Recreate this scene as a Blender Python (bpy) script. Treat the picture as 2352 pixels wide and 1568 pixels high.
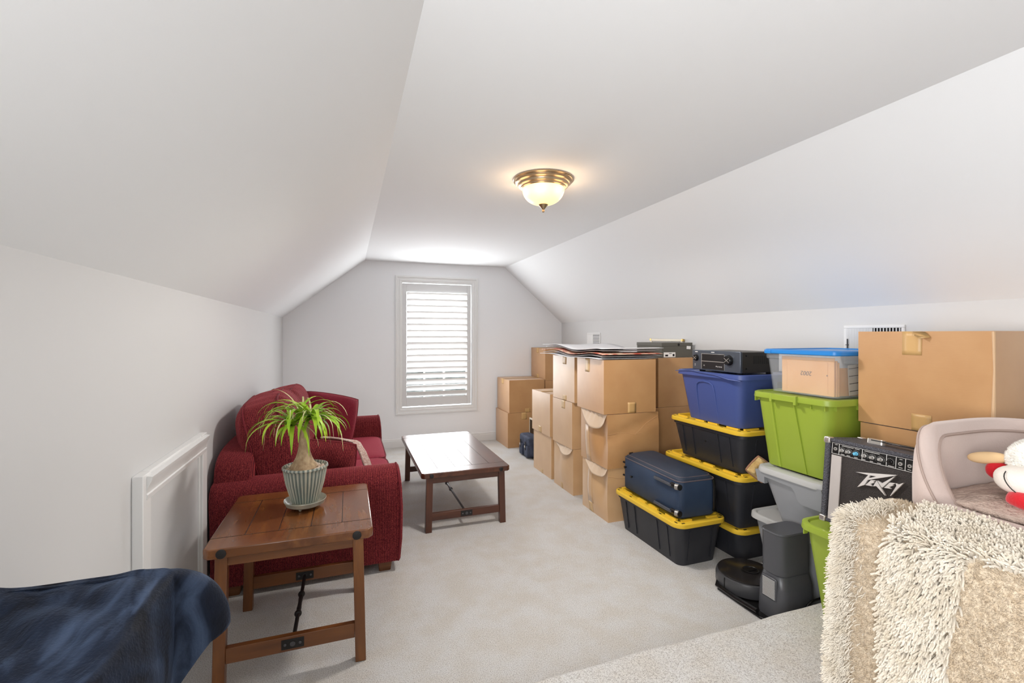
import bpy, bmesh, math, random
from mathutils import Vector, Matrix, noise
R = math.radians
PI = math.pi
random.seed(7)
S = bpy.context.scene
C = S.collection
for o in list(bpy.data.objects):
    bpy.data.objects.remove(o)

# ------------------------------------------------------------------ camera
cam_d = bpy.data.cameras.new('camera'); cam = bpy.data.objects.new('camera', cam_d); C.objects.link(cam)
cam_d.sensor_fit = 'HORIZONTAL'; cam_d.sensor_width = 36.0
cam_d.lens = 1057.88 / 2352 * 36
cam_d.shift_y = -(784 - 767.1) / 2352
cam_d.clip_start = 0.02; cam_d.clip_end = 200
cam.location = (0, 0, 1.49)
cam.rotation_euler = (R(90), 0, -0.3421)
S.camera = cam
# ------------------------------------------------------------------ view and world
S.view_settings.view_transform = 'Standard'; S.view_settings.look = 'None'
S.view_settings.gamma = 1; S.view_settings.use_curve_mapping = False
S.view_settings.exposure = 0.80
W = bpy.data.worlds.new('world'); S.world = W; W.use_nodes = True
bg = W.node_tree.nodes['Background']
bg.inputs[0].default_value = (0.93, 0.97, 1.0, 1); bg.inputs[1].default_value = 2.4

def area_light(name, loc, rot, sx, sy, power, col):
    d = bpy.data.lights.new(name, 'AREA'); d.shape = 'RECTANGLE'; d.size = sx; d.size_y = sy
    d.energy = power; d.color = col
    o = bpy.data.objects.new(name, d); o.location = loc; o.rotation_euler = rot; C.objects.link(o); return o
# added fill lights left of and behind the camera; daylight through the shuttered window
area_light('fill_left', (-0.70, -0.40, 1.30), (R(86), 0, R(-86)), 1.5, 0.85, 46, (0.985, 0.99, 1.0))
area_light('fill_behind', (1.1, -1.6, 1.5), (R(95), 0, 0), 2.6, 1.5, 1.5, (1.0, 0.995, 0.99))
area_light('daylight_window', (1.147, 6.17, 1.35), (R(-90), 0, 0), 0.82, 1.4, 15, (0.97, 0.985, 1.0))
area_light('daylight_outside', (1.147, 7.2, 1.9), (R(-75), 0, 0), 1.6, 2.0, 110, (0.97, 0.985, 1.0))

# ------------------------------------------------------------------ helpers
def lin(c):
    c = c / 255.0
    return c / 12.92 if c <= 0.04045 else ((c + 0.055) / 1.055) ** 2.4
def rgb(r, g, b): return (lin(r), lin(g), lin(b), 1)

def nn(nt, t, **kw):
    n = nt.nodes.new(t)
    for k, v in kw.items(): setattr(n, k, v)
    return n

def mat(name, col, rough=0.6, metal=0.0, spec=0.5, col2=None, nscale=20, ndetail=4, bump=0.0, bscale=60,
        bdist=0.01, sheen=0.0, sheen_tint=None, emit=None, estr=0, alpha=1, trans=0, stretch=(1, 1, 1), lo=0.35, hi=0.65,
        coat=0, coat_rough=0.05, ior=1.45, bstretch=(1, 1, 1), btype='noise', sheen_rough=0.4):
    m = bpy.data.materials.new(name); m.use_nodes = True
    nt = m.node_tree; p = nt.nodes['Principled BSDF']; L = nt.links.new
    p.inputs['Base Color'].default_value = col
    p.inputs['Roughness'].default_value = rough; p.inputs['Metallic'].default_value = metal
    p.inputs['Specular IOR Level'].default_value = spec; p.inputs['IOR'].default_value = ior
    p.inputs['Alpha'].default_value = alpha; p.inputs['Transmission Weight'].default_value = trans
    p.inputs['Coat Weight'].default_value = coat; p.inputs['Coat Roughness'].default_value = coat_rough
    if sheen:
        p.inputs['Sheen Weight'].default_value = sheen; p.inputs['Sheen Roughness'].default_value = sheen_rough
        if sheen_tint: p.inputs['Sheen Tint'].default_value = sheen_tint
    if emit:
        p.inputs['Emission Color'].default_value = emit; p.inputs['Emission Strength'].default_value = estr
    tc = nn(nt, 'ShaderNodeTexCoord')
    if col2:
        mp = nn(nt, 'ShaderNodeMapping'); mp.inputs['Scale'].default_value = stretch
        L(tc.outputs['Object'], mp.inputs[0])
        n = nn(nt, 'ShaderNodeTexNoise'); n.inputs['Scale'].default_value = nscale; n.inputs['Detail'].default_value = ndetail
        L(mp.outputs[0], n.inputs[0])
        r = nn(nt, 'ShaderNodeValToRGB'); r.color_ramp.elements[0].position = lo; r.color_ramp.elements[1].position = hi
        r.color_ramp.elements[0].color = col; r.color_ramp.elements[1].color = col2
        L(n.outputs[0], r.inputs[0]); L(r.outputs[0], p.inputs['Base Color'])
    if bump:
        mp = nn(nt, 'ShaderNodeMapping'); mp.inputs['Scale'].default_value = bstretch
        L(tc.outputs['Object'], mp.inputs[0])
        if btype == 'noise':
            n = nn(nt, 'ShaderNodeTexNoise'); n.inputs['Scale'].default_value = bscale; n.inputs['Detail'].default_value = 3
        else:
            n = nn(nt, 'ShaderNodeTexVoronoi'); n.inputs['Scale'].default_value = bscale
        L(mp.outputs[0], n.inputs[0])
        b = nn(nt, 'ShaderNodeBump'); b.inputs['Strength'].default_value = bump; b.inputs['Distance'].default_value = bdist
        L(n.outputs[0], b.inputs['Height']); L(b.outputs[0], p.inputs['Normal'])
    return m

class MB:
    def __init__(s): s.v = []; s.f = []; s.mi = []; s.cur = 0
    def add(s, vs, fs):
        k = len(s.v); s.v += [tuple(v) for v in vs]
        for f in fs: s.f.append(tuple(i + k for i in f)); s.mi.append(s.cur)
        return s
    def box(s, x0, x1, y0, y1, z0, z1, M=None):
        vs = [Vector((x, y, z)) for z in (z0, z1) for y in (y0, y1) for x in (x0, x1)]
        if M: vs = [M @ v for v in vs]
        return s.add(vs, [(0, 2, 3, 1), (4, 5, 7, 6), (0, 1, 5, 4), (2, 6, 7, 3), (0, 4, 6, 2), (1, 3, 7, 5)])
    def loft(s, rings, cap0=True, cap1=True, closed=True):
        n = len(rings[0]); vs = [p for r in rings for p in r]; fs = []
        for a in range(len(rings) - 1):
            for i in range(n if closed else n - 1):
                j = (i + 1) % n
                fs.append((a * n + i, a * n + j, (a + 1) * n + j, (a + 1) * n + i))
        if cap0: fs.append(tuple(range(n - 1, -1, -1)))
        if cap1: fs.append(tuple((len(rings) - 1) * n + i for i in range(n)))
        return s.add(vs, fs)
    def tube(s, pts, r, n=8, caps=True, flat=1.0):
        pts = [Vector(p) for p in pts]; rings = []; prev = None
        for i, p in enumerate(pts):
            t = (pts[min(i + 1, len(pts) - 1)] - pts[max(i - 1, 0)]).normalized()
            if prev is None:
                a = t.cross(Vector((0, 0, 1)))
                if a.length < 1e-3: a = t.cross(Vector((1, 0, 0)))
            else: a = prev - t * prev.dot(t)
            a.normalize(); prev = a; b = t.cross(a)
            rr = r[i] if isinstance(r, (list, tuple)) else r
            rings.append([p + a * math.cos(2 * PI * k / n) * rr + b * math.sin(2 * PI * k / n) * rr * flat for k in range(n)])
        return s.loft(rings, caps, caps)
    def lathe(s, prof, n=32, c=(0, 0, 0), cap0=True, cap1=True, ry=1.0, M=None):
        rings = []
        for r, z in prof:
            ring = [Vector((c[0] + r * math.cos(2 * PI * k / n), c[1] + r * ry * math.sin(2 * PI * k / n), c[2] + z)) for k in range(n)]
            if M: ring = [M @ p for p in ring]
            rings.append(ring)
        return s.loft(rings, cap0, cap1)
    def prism(s, poly, f0, f1):
        """poly: list of 2-D points; f0, f1 map a 2-D point to the two end faces"""
        a = [f0(*p) for p in poly]; b = [f1(*p) for p in poly]
        return s.loft([a, b])
    def grid(s, fn, nu, nv, closed_u=False):
        vs = [fn(i / (nu if closed_u else nu - 1), j / (nv - 1)) for j in range(nv) for i in range(nu)]; fs = []
        for j in range(nv - 1):
            for i in range(nu if closed_u else nu - 1):
                k = (i + 1) % nu
                fs.append((j * nu + i, j * nu + k, (j + 1) * nu + k, (j + 1) * nu + i))
        return s.add(vs, fs)
    def superbox(s, c, h, e=0.35, e2=None, nu=40, nv=20, M=None, fn=None):
        e2 = e if e2 is None else e2
        def sp(w, m): return math.copysign(abs(w) ** m, w)
        rings = []
        for j in range(nv + 1):
            v = -PI / 2 + PI * j / nv; v = max(min(v, PI / 2 - 1e-3), -PI / 2 + 1e-3)
            ring = []
            for i in range(nu):
                u = -PI + 2 * PI * i / nu
                p = Vector((h[0] * sp(math.cos(v), e) * sp(math.cos(u), e2), h[1] * sp(math.cos(v), e) * sp(math.sin(u), e2), h[2] * sp(math.sin(v), e)))
                if fn: p = fn(p)
                p = p + Vector(c)
                if M: p = M @ p
                ring.append(p)
            rings.append(ring)
        return s.loft(rings)
    def build(s, name, m, parent=None, loc=(0, 0, 0), rot=(0, 0, 0), bevel=0, segs=2, angle=35, smooth=True, solid=0, sub=0):
        me = bpy.data.meshes.new(name); me.from_pydata(s.v, [], s.f)
        ms = m if isinstance(m, (list, tuple)) else [m]
        for q in ms: me.materials.append(q)
        if len(ms) > 1: me.polygons.foreach_set('material_index', s.mi)
        me.validate()
        bm = bmesh.new(); bm.from_mesh(me); bmesh.ops.recalc_face_normals(bm, faces=bm.faces); bm.to_mesh(me); bm.free()
        if smooth:
            me.shade_smooth(); me.set_sharp_from_angle(angle=R(angle))
        o = bpy.data.objects.new(name, me); C.objects.link(o)
        o.location = loc; o.rotation_euler = rot
        if parent: o.parent = parent
        if solid:
            q = o.modifiers.new('s', 'SOLIDIFY'); q.thickness = solid; q.offset = 0
        if bevel:
            q = o.modifiers.new('b', 'BEVEL'); q.width = bevel; q.segments = segs; q.limit_method = 'ANGLE'; q.angle_limit = R(40)
        if sub:
            q = o.modifiers.new('u', 'SUBSURF'); q.levels = sub; q.render_levels = sub
        return o

def tag(o, label, cat, group=None):
    o['label'] = label; o['category'] = cat
    if group: o['group'] = group
    return o
def thing(name, label, cat, loc=(0, 0, 0), rotz=0, group=None):
    o = bpy.data.objects.new(name, None); C.objects.link(o); o.empty_display_size = 0.05
    o.location = loc; o.rotation_euler = (0, 0, rotz)
    return tag(o, label, cat, group)
def struct(o): o['kind'] = 'structure'; return o
def copy_part(o, parent, loc=None):
    c = o.copy(); C.objects.link(c); c.parent = parent
    if loc is not None: c.location = loc
    return c
def rrect(cx, cy, hx, hy, r, z, n=5):
    pts = []
    for sx, sy, a0 in ((1, 1, 0), (-1, 1, 90), (-1, -1, 180), (1, -1, 270)):
        for k in range(n + 1):
            a = R(a0 + 90 * k / n)
            pts.append(Vector((cx + sx * (hx - r) + r * math.cos(a), cy + sy * (hy - r) + r * math.sin(a), z)))
    return pts
def text_part(name, s, size, m, parent, loc, rot, extrude=0.0004, shear=0):
    cu = bpy.data.curves.new(name, 'FONT'); cu.body = s; cu.size = size; cu.extrude = extrude
    cu.align_x = 'CENTER'; cu.align_y = 'CENTER'; cu.shear = shear; cu.materials.append(m)
    tmp = bpy.data.objects.new(name, cu); C.objects.link(tmp)
    me = bpy.data.meshes.new_from_object(tmp.evaluated_get(bpy.context.evaluated_depsgraph_get()))
    bpy.data.objects.remove(tmp); bpy.data.curves.remove(cu)
    o = bpy.data.objects.new(name, me); C.objects.link(o); o.parent = parent; o.location = loc; o.rotation_euler = rot
    if not me.materials: me.materials.append(m)
    return o

# ------------------------------------------------------------------ materials
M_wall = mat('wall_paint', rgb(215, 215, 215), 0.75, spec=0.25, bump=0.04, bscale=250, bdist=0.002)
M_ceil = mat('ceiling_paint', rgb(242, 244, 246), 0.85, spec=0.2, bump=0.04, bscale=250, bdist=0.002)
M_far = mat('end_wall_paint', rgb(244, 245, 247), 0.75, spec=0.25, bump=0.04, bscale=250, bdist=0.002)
M_trim = mat('trim_paint', rgb(234, 234, 233), 0.35, spec=0.4)
M_shut = mat('shutter_paint', rgb(222, 222, 222), 0.4, spec=0.4)

def carpet_mat():
    m = bpy.data.materials.new('carpet'); m.use_nodes = True; nt = m.node_tree; L = nt.links.new
    p = nt.nodes['Principled BSDF']; p.inputs['Roughness'].default_value = 0.95; p.inputs['Specular IOR Level'].default_value = 0.1
    p.inputs['Sheen Weight'].default_value = 0.15
    tc = nn(nt, 'ShaderNodeTexCoord')
    def noi(sc, det, rough=0.5):
        n = nn(nt, 'ShaderNodeTexNoise'); n.inputs['Scale'].default_value = sc; n.inputs['Detail'].default_value = det
        n.inputs['Roughness'].default_value = rough; L(tc.outputs['Object'], n.inputs[0]); return n
    a = noi(230, 3, 0.7); b = noi(5.5, 4, 0.6); c = noi(38, 2)
    r = nn(nt, 'ShaderNodeValToRGB'); e = r.color_ramp.elements
    e[0].position = 0.32; e[0].color = rgb(140, 135, 129); e[1].position = 0.58; e[1].color = rgb(226, 225, 223)
    k = e.new(0.43); k.color = rgb(196, 193, 190)
    L(a.outputs[0], r.inputs[0])
    r2 = nn(nt, 'ShaderNodeValToRGB'); r2.color_ramp.elements[0].position = 0.38; r2.color_ramp.elements[1].position = 0.62
    r2.color_ramp.elements[0].color = rgb(248, 244, 238); r2.color_ramp.elements[1].color = rgb(255, 255, 255)
    L(b.outputs[0], r2.inputs[0])
    mx = nn(nt, 'ShaderNodeMix'); mx.data_type = 'RGBA'; mx.blend_type = 'MULTIPLY'; mx.inputs[0].default_value = 1
    L(r.outputs[0], mx.inputs[6]); L(r2.outputs[0], mx.inputs[7]); L(mx.outputs[2], p.inputs['Base Color'])
    ad = nn(nt, 'ShaderNodeMath'); ad.operation = 'ADD'; L(a.outputs[0], ad.inputs[0]); L(c.outputs[0], ad.inputs[1])
    bp = nn(nt, 'ShaderNodeBump'); bp.inputs['Strength'].default_value = 0.7; bp.inputs['Distance'].default_value = 0.006
    L(ad.outputs[0], bp.inputs['Height']); L(bp.outputs[0], p.inputs['Normal'])
    return m
M_carpet = carpet_mat()

def wood_mat(name, c1, c2, c3, axis='x', rough=0.28, scale=1.0):
    m = bpy.data.materials.new(name); m.use_nodes = True; nt = m.node_tree; L = nt.links.new
    p = nt.nodes['Principled BSDF']; p.inputs['Roughness'].default_value = rough; p.inputs['Specular IOR Level'].default_value = 0.5
    p.inputs['Coat Weight'].default_value = 0.25; p.inputs['Coat Roughness'].default_value = 0.18
    tc = nn(nt, 'ShaderNodeTexCoord'); mp = nn(nt, 'ShaderNodeMapping')
    st = {'x': (0.9, 7, 7), 'y': (7, 0.9, 7), 'z': (7, 7, 0.9)}[axis]
    mp.inputs['Scale'].default_value = tuple(q * scale for q in st); L(tc.outputs['Object'], mp.inputs[0])
    a = nn(nt, 'ShaderNodeTexNoise'); a.inputs['Scale'].default_value = 3; a.inputs['Detail'].default_value = 4; a.inputs['Distortion'].default_value = 0.4
    L(mp.outputs[0], a.inputs[0])
    b = nn(nt, 'ShaderNodeTexNoise'); b.inputs['Scale'].default_value = 3.2; b.inputs['Detail'].default_value = 2; L(tc.outputs['Object'], b.inputs[0])
    r = nn(nt, 'ShaderNodeValToRGB'); e = r.color_ramp.elements
    e[0].position = 0.2; e[0].color = c1; e[1].position = 0.85; e[1].color = c3; e.new(0.5).color = c2
    L(a.outputs[0], r.inputs[0])
    mx = nn(nt, 'ShaderNodeMix'); mx.data_type = 'RGBA'; mx.blend_type = 'MIX'
    r2 = nn(nt, 'ShaderNodeMapRange'); r2.inputs[1].default_value = 0.4; r2.inputs[2].default_value = 0.7; L(b.outputs[0], r2.inputs[0])
    L(r2.outputs[0], mx.inputs[0]); L(r.outputs[0], mx.inputs[6]); mx.inputs[7].default_value = c2; L(mx.outputs[2], p.inputs['Base Color'])
    return m
WC = (rgb(74, 40, 18), rgb(114, 68, 34), rgb(158, 102, 50))
M_wtop = wood_mat('stained_wood_top', *WC, axis='y', rough=0.22)
M_wx = wood_mat('stained_wood_rail', *WC, axis='x', rough=0.36)
M_wz = wood_mat('stained_wood_leg', *WC, axis='z', rough=0.36)
WD = (rgb(44, 22, 15), rgb(82, 45, 30), rgb(112, 66, 42))
M_dtop = wood_mat('dark_wood_top', *WD, axis='y', rough=0.27)
M_dx = wood_mat('dark_wood_rail', *WD, axis='x', rough=0.36)
M_dz = wood_mat('dark_wood_leg', *WD, axis='z', rough=0.36)
M_groove = mat('wood_groove', rgb(40, 20, 10), 0.5)
M_iron = mat('black_iron', rgb(48, 46, 46), 0.5, metal=0.5)
M_gun = mat('gunmetal', rgb(95, 95, 98), 0.35, metal=0.8)

def fabric_red(name, c0, c1, c2, freq=150, ax=0):
    m = bpy.data.materials.new(name); m.use_nodes = True; nt = m.node_tree; L = nt.links.new
    p = nt.nodes['Principled BSDF']; p.inputs['Roughness'].default_value = 0.85; p.inputs['Specular IOR Level'].default_value = 0.2
    p.inputs['Sheen Weight'].default_value = 0.35; p.inputs['Sheen Tint'].default_value = rgb(255, 120, 130)
    tc = nn(nt, 'ShaderNodeTexCoord')
    w = nn(nt, 'ShaderNodeTexWave'); w.bands_direction = 'XYZ'[ax]; w.inputs['Scale'].default_value = freq / 2.6
    w.inputs['Distortion'].default_value = 1.5; w.inputs['Detail'].default_value = 2; w.inputs['Detail Scale'].default_value = 3
    L(tc.outputs['Object'], w.inputs[0])
    mp = nn(nt, 'ShaderNodeMapping'); mp.inputs['Scale'].default_value = (1, 1, 0.45); L(tc.outputs['Object'], mp.inputs[0])
    n = nn(nt, 'ShaderNodeTexNoise'); n.inputs['Scale'].default_value = 340; n.inputs['Detail'].default_value = 2; L(mp.outputs[0], n.inputs[0])
    ml = nn(nt, 'ShaderNodeMath'); ml.operation = 'MULTIPLY'; L(w.outputs['Fac'], ml.inputs[0]); L(n.outputs[0], ml.inputs[1])
    r = nn(nt, 'ShaderNodeValToRGB'); e = r.color_ramp.elements
    e[0].position = 0.08; e[0].color = c0; e[1].position = 0.6; e[1].color = c2; e.new(0.34).color = c1
    L(ml.outputs[0], r.inputs[0]); L(r.outputs[0], p.inputs['Base Color'])
    b = nn(nt, 'ShaderNodeBump'); b.inputs['Strength'].default_value = 0.6; b.inputs['Distance'].default_value = 0.004
    L(ml.outputs[0], b.inputs['Height']); L(b.outputs[0], p.inputs['Normal'])
    return m
M_red = fabric_red('burgundy_chenille', rgb(50, 8, 18), rgb(104, 20, 34), rgb(196, 84, 78))
M_redy = fabric_red('burgundy_chenille_seat', rgb(112, 26, 44), rgb(158, 46, 68), rgb(196, 86, 104), ax=1)
M_redp = fabric_red('burgundy_pillow_weave', rgb(78, 10, 28), rgb(130, 26, 48), rgb(172, 56, 70), freq=230)
M_pipe = mat('burgundy_piping', rgb(112, 22, 34), 0.8, bump=0.3, bscale=300)
M_cream = mat('cream_knit', rgb(214, 196, 186), 0.9, bump=0.5, bscale=120, col2=rgb(178, 140, 128), nscale=90)

def card_mat(name, c, c2):
    m = mat(name, c, 0.40, spec=0.75, coat=0.6, coat_rough=0.55, sheen=0.25, col2=c2, nscale=5, ndetail=5, bump=0.10, bscale=30, bdist=0.002, bstretch=(1, 1, 7), lo=0.3, hi=0.7)
    return m
M_card = card_mat('cardboard', rgb(186, 138, 88), rgb(196, 150, 100))
M_card2 = card_mat('cardboard_pale', rgb(200, 160, 116), rgb(210, 172, 128))
M_cardin = mat('cardboard_liner', rgb(208, 184, 158), 0.6, spec=0.4)
M_tape = mat('packing_tape', rgb(204, 164, 108), 0.38, spec=0.5)
M_tapel = mat('paper_tape', rgb(208, 176, 130), 0.42, spec=0.5)
M_seam = mat('cardboard_seam', rgb(96, 62, 34), 0.8)

M_tote = mat('black_plastic', rgb(44, 45, 50), 0.42, spec=0.45, bump=0.03, bscale=200)
M_yel = mat('yellow_plastic', rgb(228, 188, 56), 0.4, spec=0.4)
M_slot = mat('dark_slot', rgb(22, 22, 20), 0.6)
M_grn = mat('green_plastic', rgb(150, 170, 60), 0.38, spec=0.45)
M_gry = mat('grey_plastic', rgb(152, 154, 158), 0.38, spec=0.45)
M_gryl = mat('light_grey_plastic', rgb(186, 186, 184), 0.4, spec=0.45)
M_blu = mat('blue_plastic', rgb(68, 84, 142), 0.38, spec=0.45)
M_blk = mat('black_gloss_plastic', rgb(24, 23, 23), 0.25, spec=0.5)
M_dk = mat('charcoal_plastic', rgb(74, 75, 79), 0.35, spec=0.5)
M_white = mat('white_print', rgb(236, 234, 230), 0.5)
M_marker = mat('marker_ink', rgb(24, 40, 20), 0.6)
M_chrome = mat('silver_metal', rgb(214, 210, 204), 0.28, metal=0.85)

# ------------------------------------------------------------------ the room
YF, YB = 6.2255, -1.7
XL, XR = -0.748, 3.002
CL, CR, ZC = 0.2047, 2.107, 2.440
KL, KR = 1.6946, 1.6593
PZ, PY = 0.18, 1.628            # raised part of the floor near the camera
T = 0.1
def quad_slab(name, a, b, c, d, n, m):
    g = MB(); n = Vector(n).normalized() * T
    v = [Vector(q) for q in (a, b, c, d)]
    g.loft([v, [q + n for q in v]]); return struct(g.build(name, m, smooth=False))
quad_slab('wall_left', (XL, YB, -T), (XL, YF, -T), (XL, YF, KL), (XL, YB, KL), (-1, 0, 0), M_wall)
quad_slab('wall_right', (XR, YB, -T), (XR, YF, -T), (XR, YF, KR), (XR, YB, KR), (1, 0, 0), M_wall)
quad_slab('ceiling', (CL, YB, ZC), (CL, YF, ZC), (CR, YF, ZC), (CR, YB, ZC), (0, 0, 1), M_ceil)
quad_slab('ceiling', (XL, YB, KL), (XL, YF, KL), (CL, YF, ZC), (CL, YB, ZC), (-(ZC - KL), 0, CL - XL), M_ceil)
quad_slab('ceiling', (XR, YB, KR), (XR, YF, KR), (CR, YF, ZC), (CR, YB, ZC), ((ZC - KR), 0, XR - CR), M_ceil)
g = MB(); g.box(XL, XR, PY - 0.05, YF, -T, 0); struct(g.build('floor', M_carpet, smooth=False))
g = MB()
prof = [(YB, PZ)] + [(PY - 0.03 + 0.03 * math.sin(R(a)), PZ - 0.03 + 0.03 * math.cos(R(a))) for a in range(0, 91, 15)] + [(PY, -0.02), (YB, -0.02)]
def lip(x): return 0.004 * math.sin(x * 7) + 0.003 * math.sin(x * 17 + 1)
rings = []
for i in range(41):
    x = XL + (XR - XL) * i / 40
    rings.append([Vector((x, y + (lip(x) if y > 1 else 0), z)) for y, z in prof])
g.loft(rings); struct(g.build('floor', M_carpet))
quad_slab('wall_front', (XL, YB, -T), (XR, YB, -T), (XR, YB, ZC), (XL, YB, ZC), (0, -1, 0), mat('front_wall_low_bounce', rgb(128, 126, 123), 0.8))  # unseen wall, grey kept dark to cut light bounced onto camera-facing sides
# end wall with the window opening
WX0, WX1, WZ0, WZ1 = 0.665, 1.619, 0.515, 2.175       # opening inside the casing
g = MB()
def wallpoly(poly):
    g.prism(poly, lambda x, z: Vector((x, YF, z)), lambda x, z: Vector((x, YF + T, z)))
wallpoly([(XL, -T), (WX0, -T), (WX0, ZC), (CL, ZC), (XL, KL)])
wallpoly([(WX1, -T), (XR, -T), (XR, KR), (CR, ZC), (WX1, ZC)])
wallpoly([(WX0, -T), (WX1, -T), (WX1, WZ0), (WX0, WZ0)])
wallpoly([(WX0, WZ1), (WX1, WZ1), (WX1, ZC), (WX0, ZC)])
struct(g.build('wall_back', M_far, smooth=False))
# baseboards
def baseboard(name, pts, parent=None):
    g = MB(); prof = [(0, 0), (0.013, 0), (0.013, 0.085), (0.008, 0.092), (0.011, 0.1), (0.006, 0.112), (0, 0.114)]
    (ax, ay), (bx, by), (nx, ny) = pts
    g.prism(prof, lambda d, z: Vector((ax + nx * d, ay + ny * d, z)), lambda d, z: Vector((bx + nx * d, by + ny * d, z)))
    struct(g.build(name, M_trim, smooth=False))
baseboard('baseboard_back', [(XL, YF), (XR, YF), (0, -1)])
baseboard('baseboard_left', [(XL, 2.93), (XL, YF), (1, 0)])
baseboard('baseboard_right', [(XR, PY + 0.02), (XR, YF), (-1, 0)])

# window: casing, sash, muntins, glass, shutter
win = bpy.data.objects.new('window_1', None); C.objects.link(win); struct(win); win.location = (1.147, YF, 0.42)
def wadd(name, g, m, **k):
    o = g.build(name, m, win, **k); o.location = (-1.147, -YF, -0.42); return o
g = MB()
def casing(x0, x1, z0, z1, w, ds):
    # mitred frame, ds = list of (inset, projection)
    rings = []
    for ins, pr in ds:
        rings.append([Vector((x0 + ins, YF - pr, z0 + ins)), Vector((x1 - ins, YF - pr, z0 + ins)), Vector((x1 - ins, YF - pr, z1 - ins)), Vector((x0 + ins, YF - pr, z1 - ins))])
    return rings
g.loft(casing(0.587, 1.7065, 0.4256, 2.264, 0.09, [(0, 0), (0, 0.022), (0.02, 0.024), (0.028, 0.016), (0.05, 0.014), (0.058, 0.018), (0.074, 0.012), (0.08, 0.014), (0.088, 0.0), (0.088, -0.09)]), False, False)
wadd('casing', g, M_trim, smooth=False)
g = MB()   # shutter frame: stiles and rails
SX0, SX1, SZ0, SZ1 = WX0 + 0.008, WX1 - 0.007, WZ0 + 0.012, WZ1 - 0.009
LX0, LX1, LZ0, LZ1 = 0.733, 1.558, 0.643, 2.052
yf = YF + 0.012
for b in ((SX0, LX0, SZ0, SZ1), (LX1, SX1, SZ0, SZ1), (LX0, LX1, SZ0, LZ0), (LX0, LX1, LZ1, SZ1)):
    g.box(b[0], b[1], yf, yf + 0.028, b[2], b[3])
wadd('shutter_frame', g, M_shut, bevel=0.003)
NL = 17; pit = (LZ1 - LZ0) / NL
for k in range(NL):
    g = MB(); zc = LZ0 + pit * (k + 0.5)
    Mx = Matrix.Translation((0, yf + 0.014, zc)) @ Matrix.Rotation(R(-50), 4, 'X')
    ring = [(0.0475 * math.cos(2 * PI * i / 16), 0.0055 * math.sin(2 * PI * i / 16)) for i in range(16)]
    g.prism(ring, lambda y, z: Mx @ Vector((LX0 + 0.002, y, z)), lambda y, z: Mx @ Vector((LX1 - 0.002, y, z)))
    wadd('louver', g, M_trim)
g = MB()
for z in (0.62, 1.35, 2.0): g.box(SX0 - 0.012, SX0 + 0.004, yf - 0.004, yf + 0.006, z, z + 0.07)
wadd('hinge', g, M_chrome)
g = MB()
for b in ((WX0, WX0 + 0.045, WZ0, WZ1), (WX1 - 0.045, WX1, WZ0, WZ1), (WX0, WX1, WZ0, WZ0 + 0.05), (WX0, WX1, WZ1 - 0.05, WZ1), (WX0, WX1, 1.32, 1.36)):
    g.box(b[0], b[1], YF + 0.125, YF + 0.165, b[2], b[3])
for x in (0.987, 1.259): g.box(x - 0.01, x + 0.01, YF + 0.13, YF + 0.16, WZ0, WZ1)
for z in (0.78, 1.05, 1.62, 1.9): g.box(WX0, WX1, YF + 0.132, YF + 0.158, z - 0.008, z + 0.008)
wadd('sash', g, M_trim)
M_glass = mat('window_glass', (1, 1, 1, 1), 0.02, trans=1.0, alpha=0.15)
g = MB(); g.box(WX0 + 0.04, WX1 - 0.04, YF + 0.143, YF + 0.147, WZ0 + 0.04, WZ1 - 0.04); wadd('glass', g, M_glass, smooth=False)

# ------------------------------------------------------------------ access door on the left knee wall
ad = bpy.data.objects.new('door_1', None); C.objects.link(ad); struct(ad); ad.location = (XL, 2.47, 0)
def dadd(name, g, m, **k):
    o = g.build(name, m, ad, **k); o.location = (-XL, -2.47, 0); return o
Y0, Y1, ZT = 2.058, 2.878, 0.965
g = MB(); g.box(XL, XL + 0.016, Y0 + 0.06, Y1 - 0.06, 0.1, ZT - 0.07); dadd('door_panel', g, M_wall, smooth=False)
g = MB()   # side casings are thick boards, standing proud of the wall
g.box(XL, XL + 0.036, Y0, Y0 + 0.075, 0.0, ZT); g.box(XL, XL + 0.036, Y1 - 0.075, Y1, 0.0, ZT)
g.box(XL, XL + 0.03, Y0 + 0.075, Y1 - 0.075, ZT - 0.03, ZT); g.box(XL, XL + 0.024, Y0 + 0.075, Y0 + 0.09, 0.0, ZT - 0.08); g.box(XL, XL + 0.024, Y1 - 0.09, Y1 - 0.075, 0.0, ZT - 0.08)
dadd('door_casing', g, M_trim, bevel=0.003)
g = MB()
prof = [(0.03, 0.0), (0.055, -0.004), (0.052, -0.02), (0.04, -0.045), (0.036, -0.068), (0.040, -0.072), (0.038, -0.09), (0.02, -0.092), (0.02, 0.0)]
g.prism(prof, lambda d, z: Vector((XL + d, Y0 + 0.03, ZT - 0.008 + z)), lambda d, z: Vector((XL + d, Y1 - 0.02, ZT - 0.008 + z)))
dadd('head_moulding', g, M_trim, angle=50)

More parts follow.
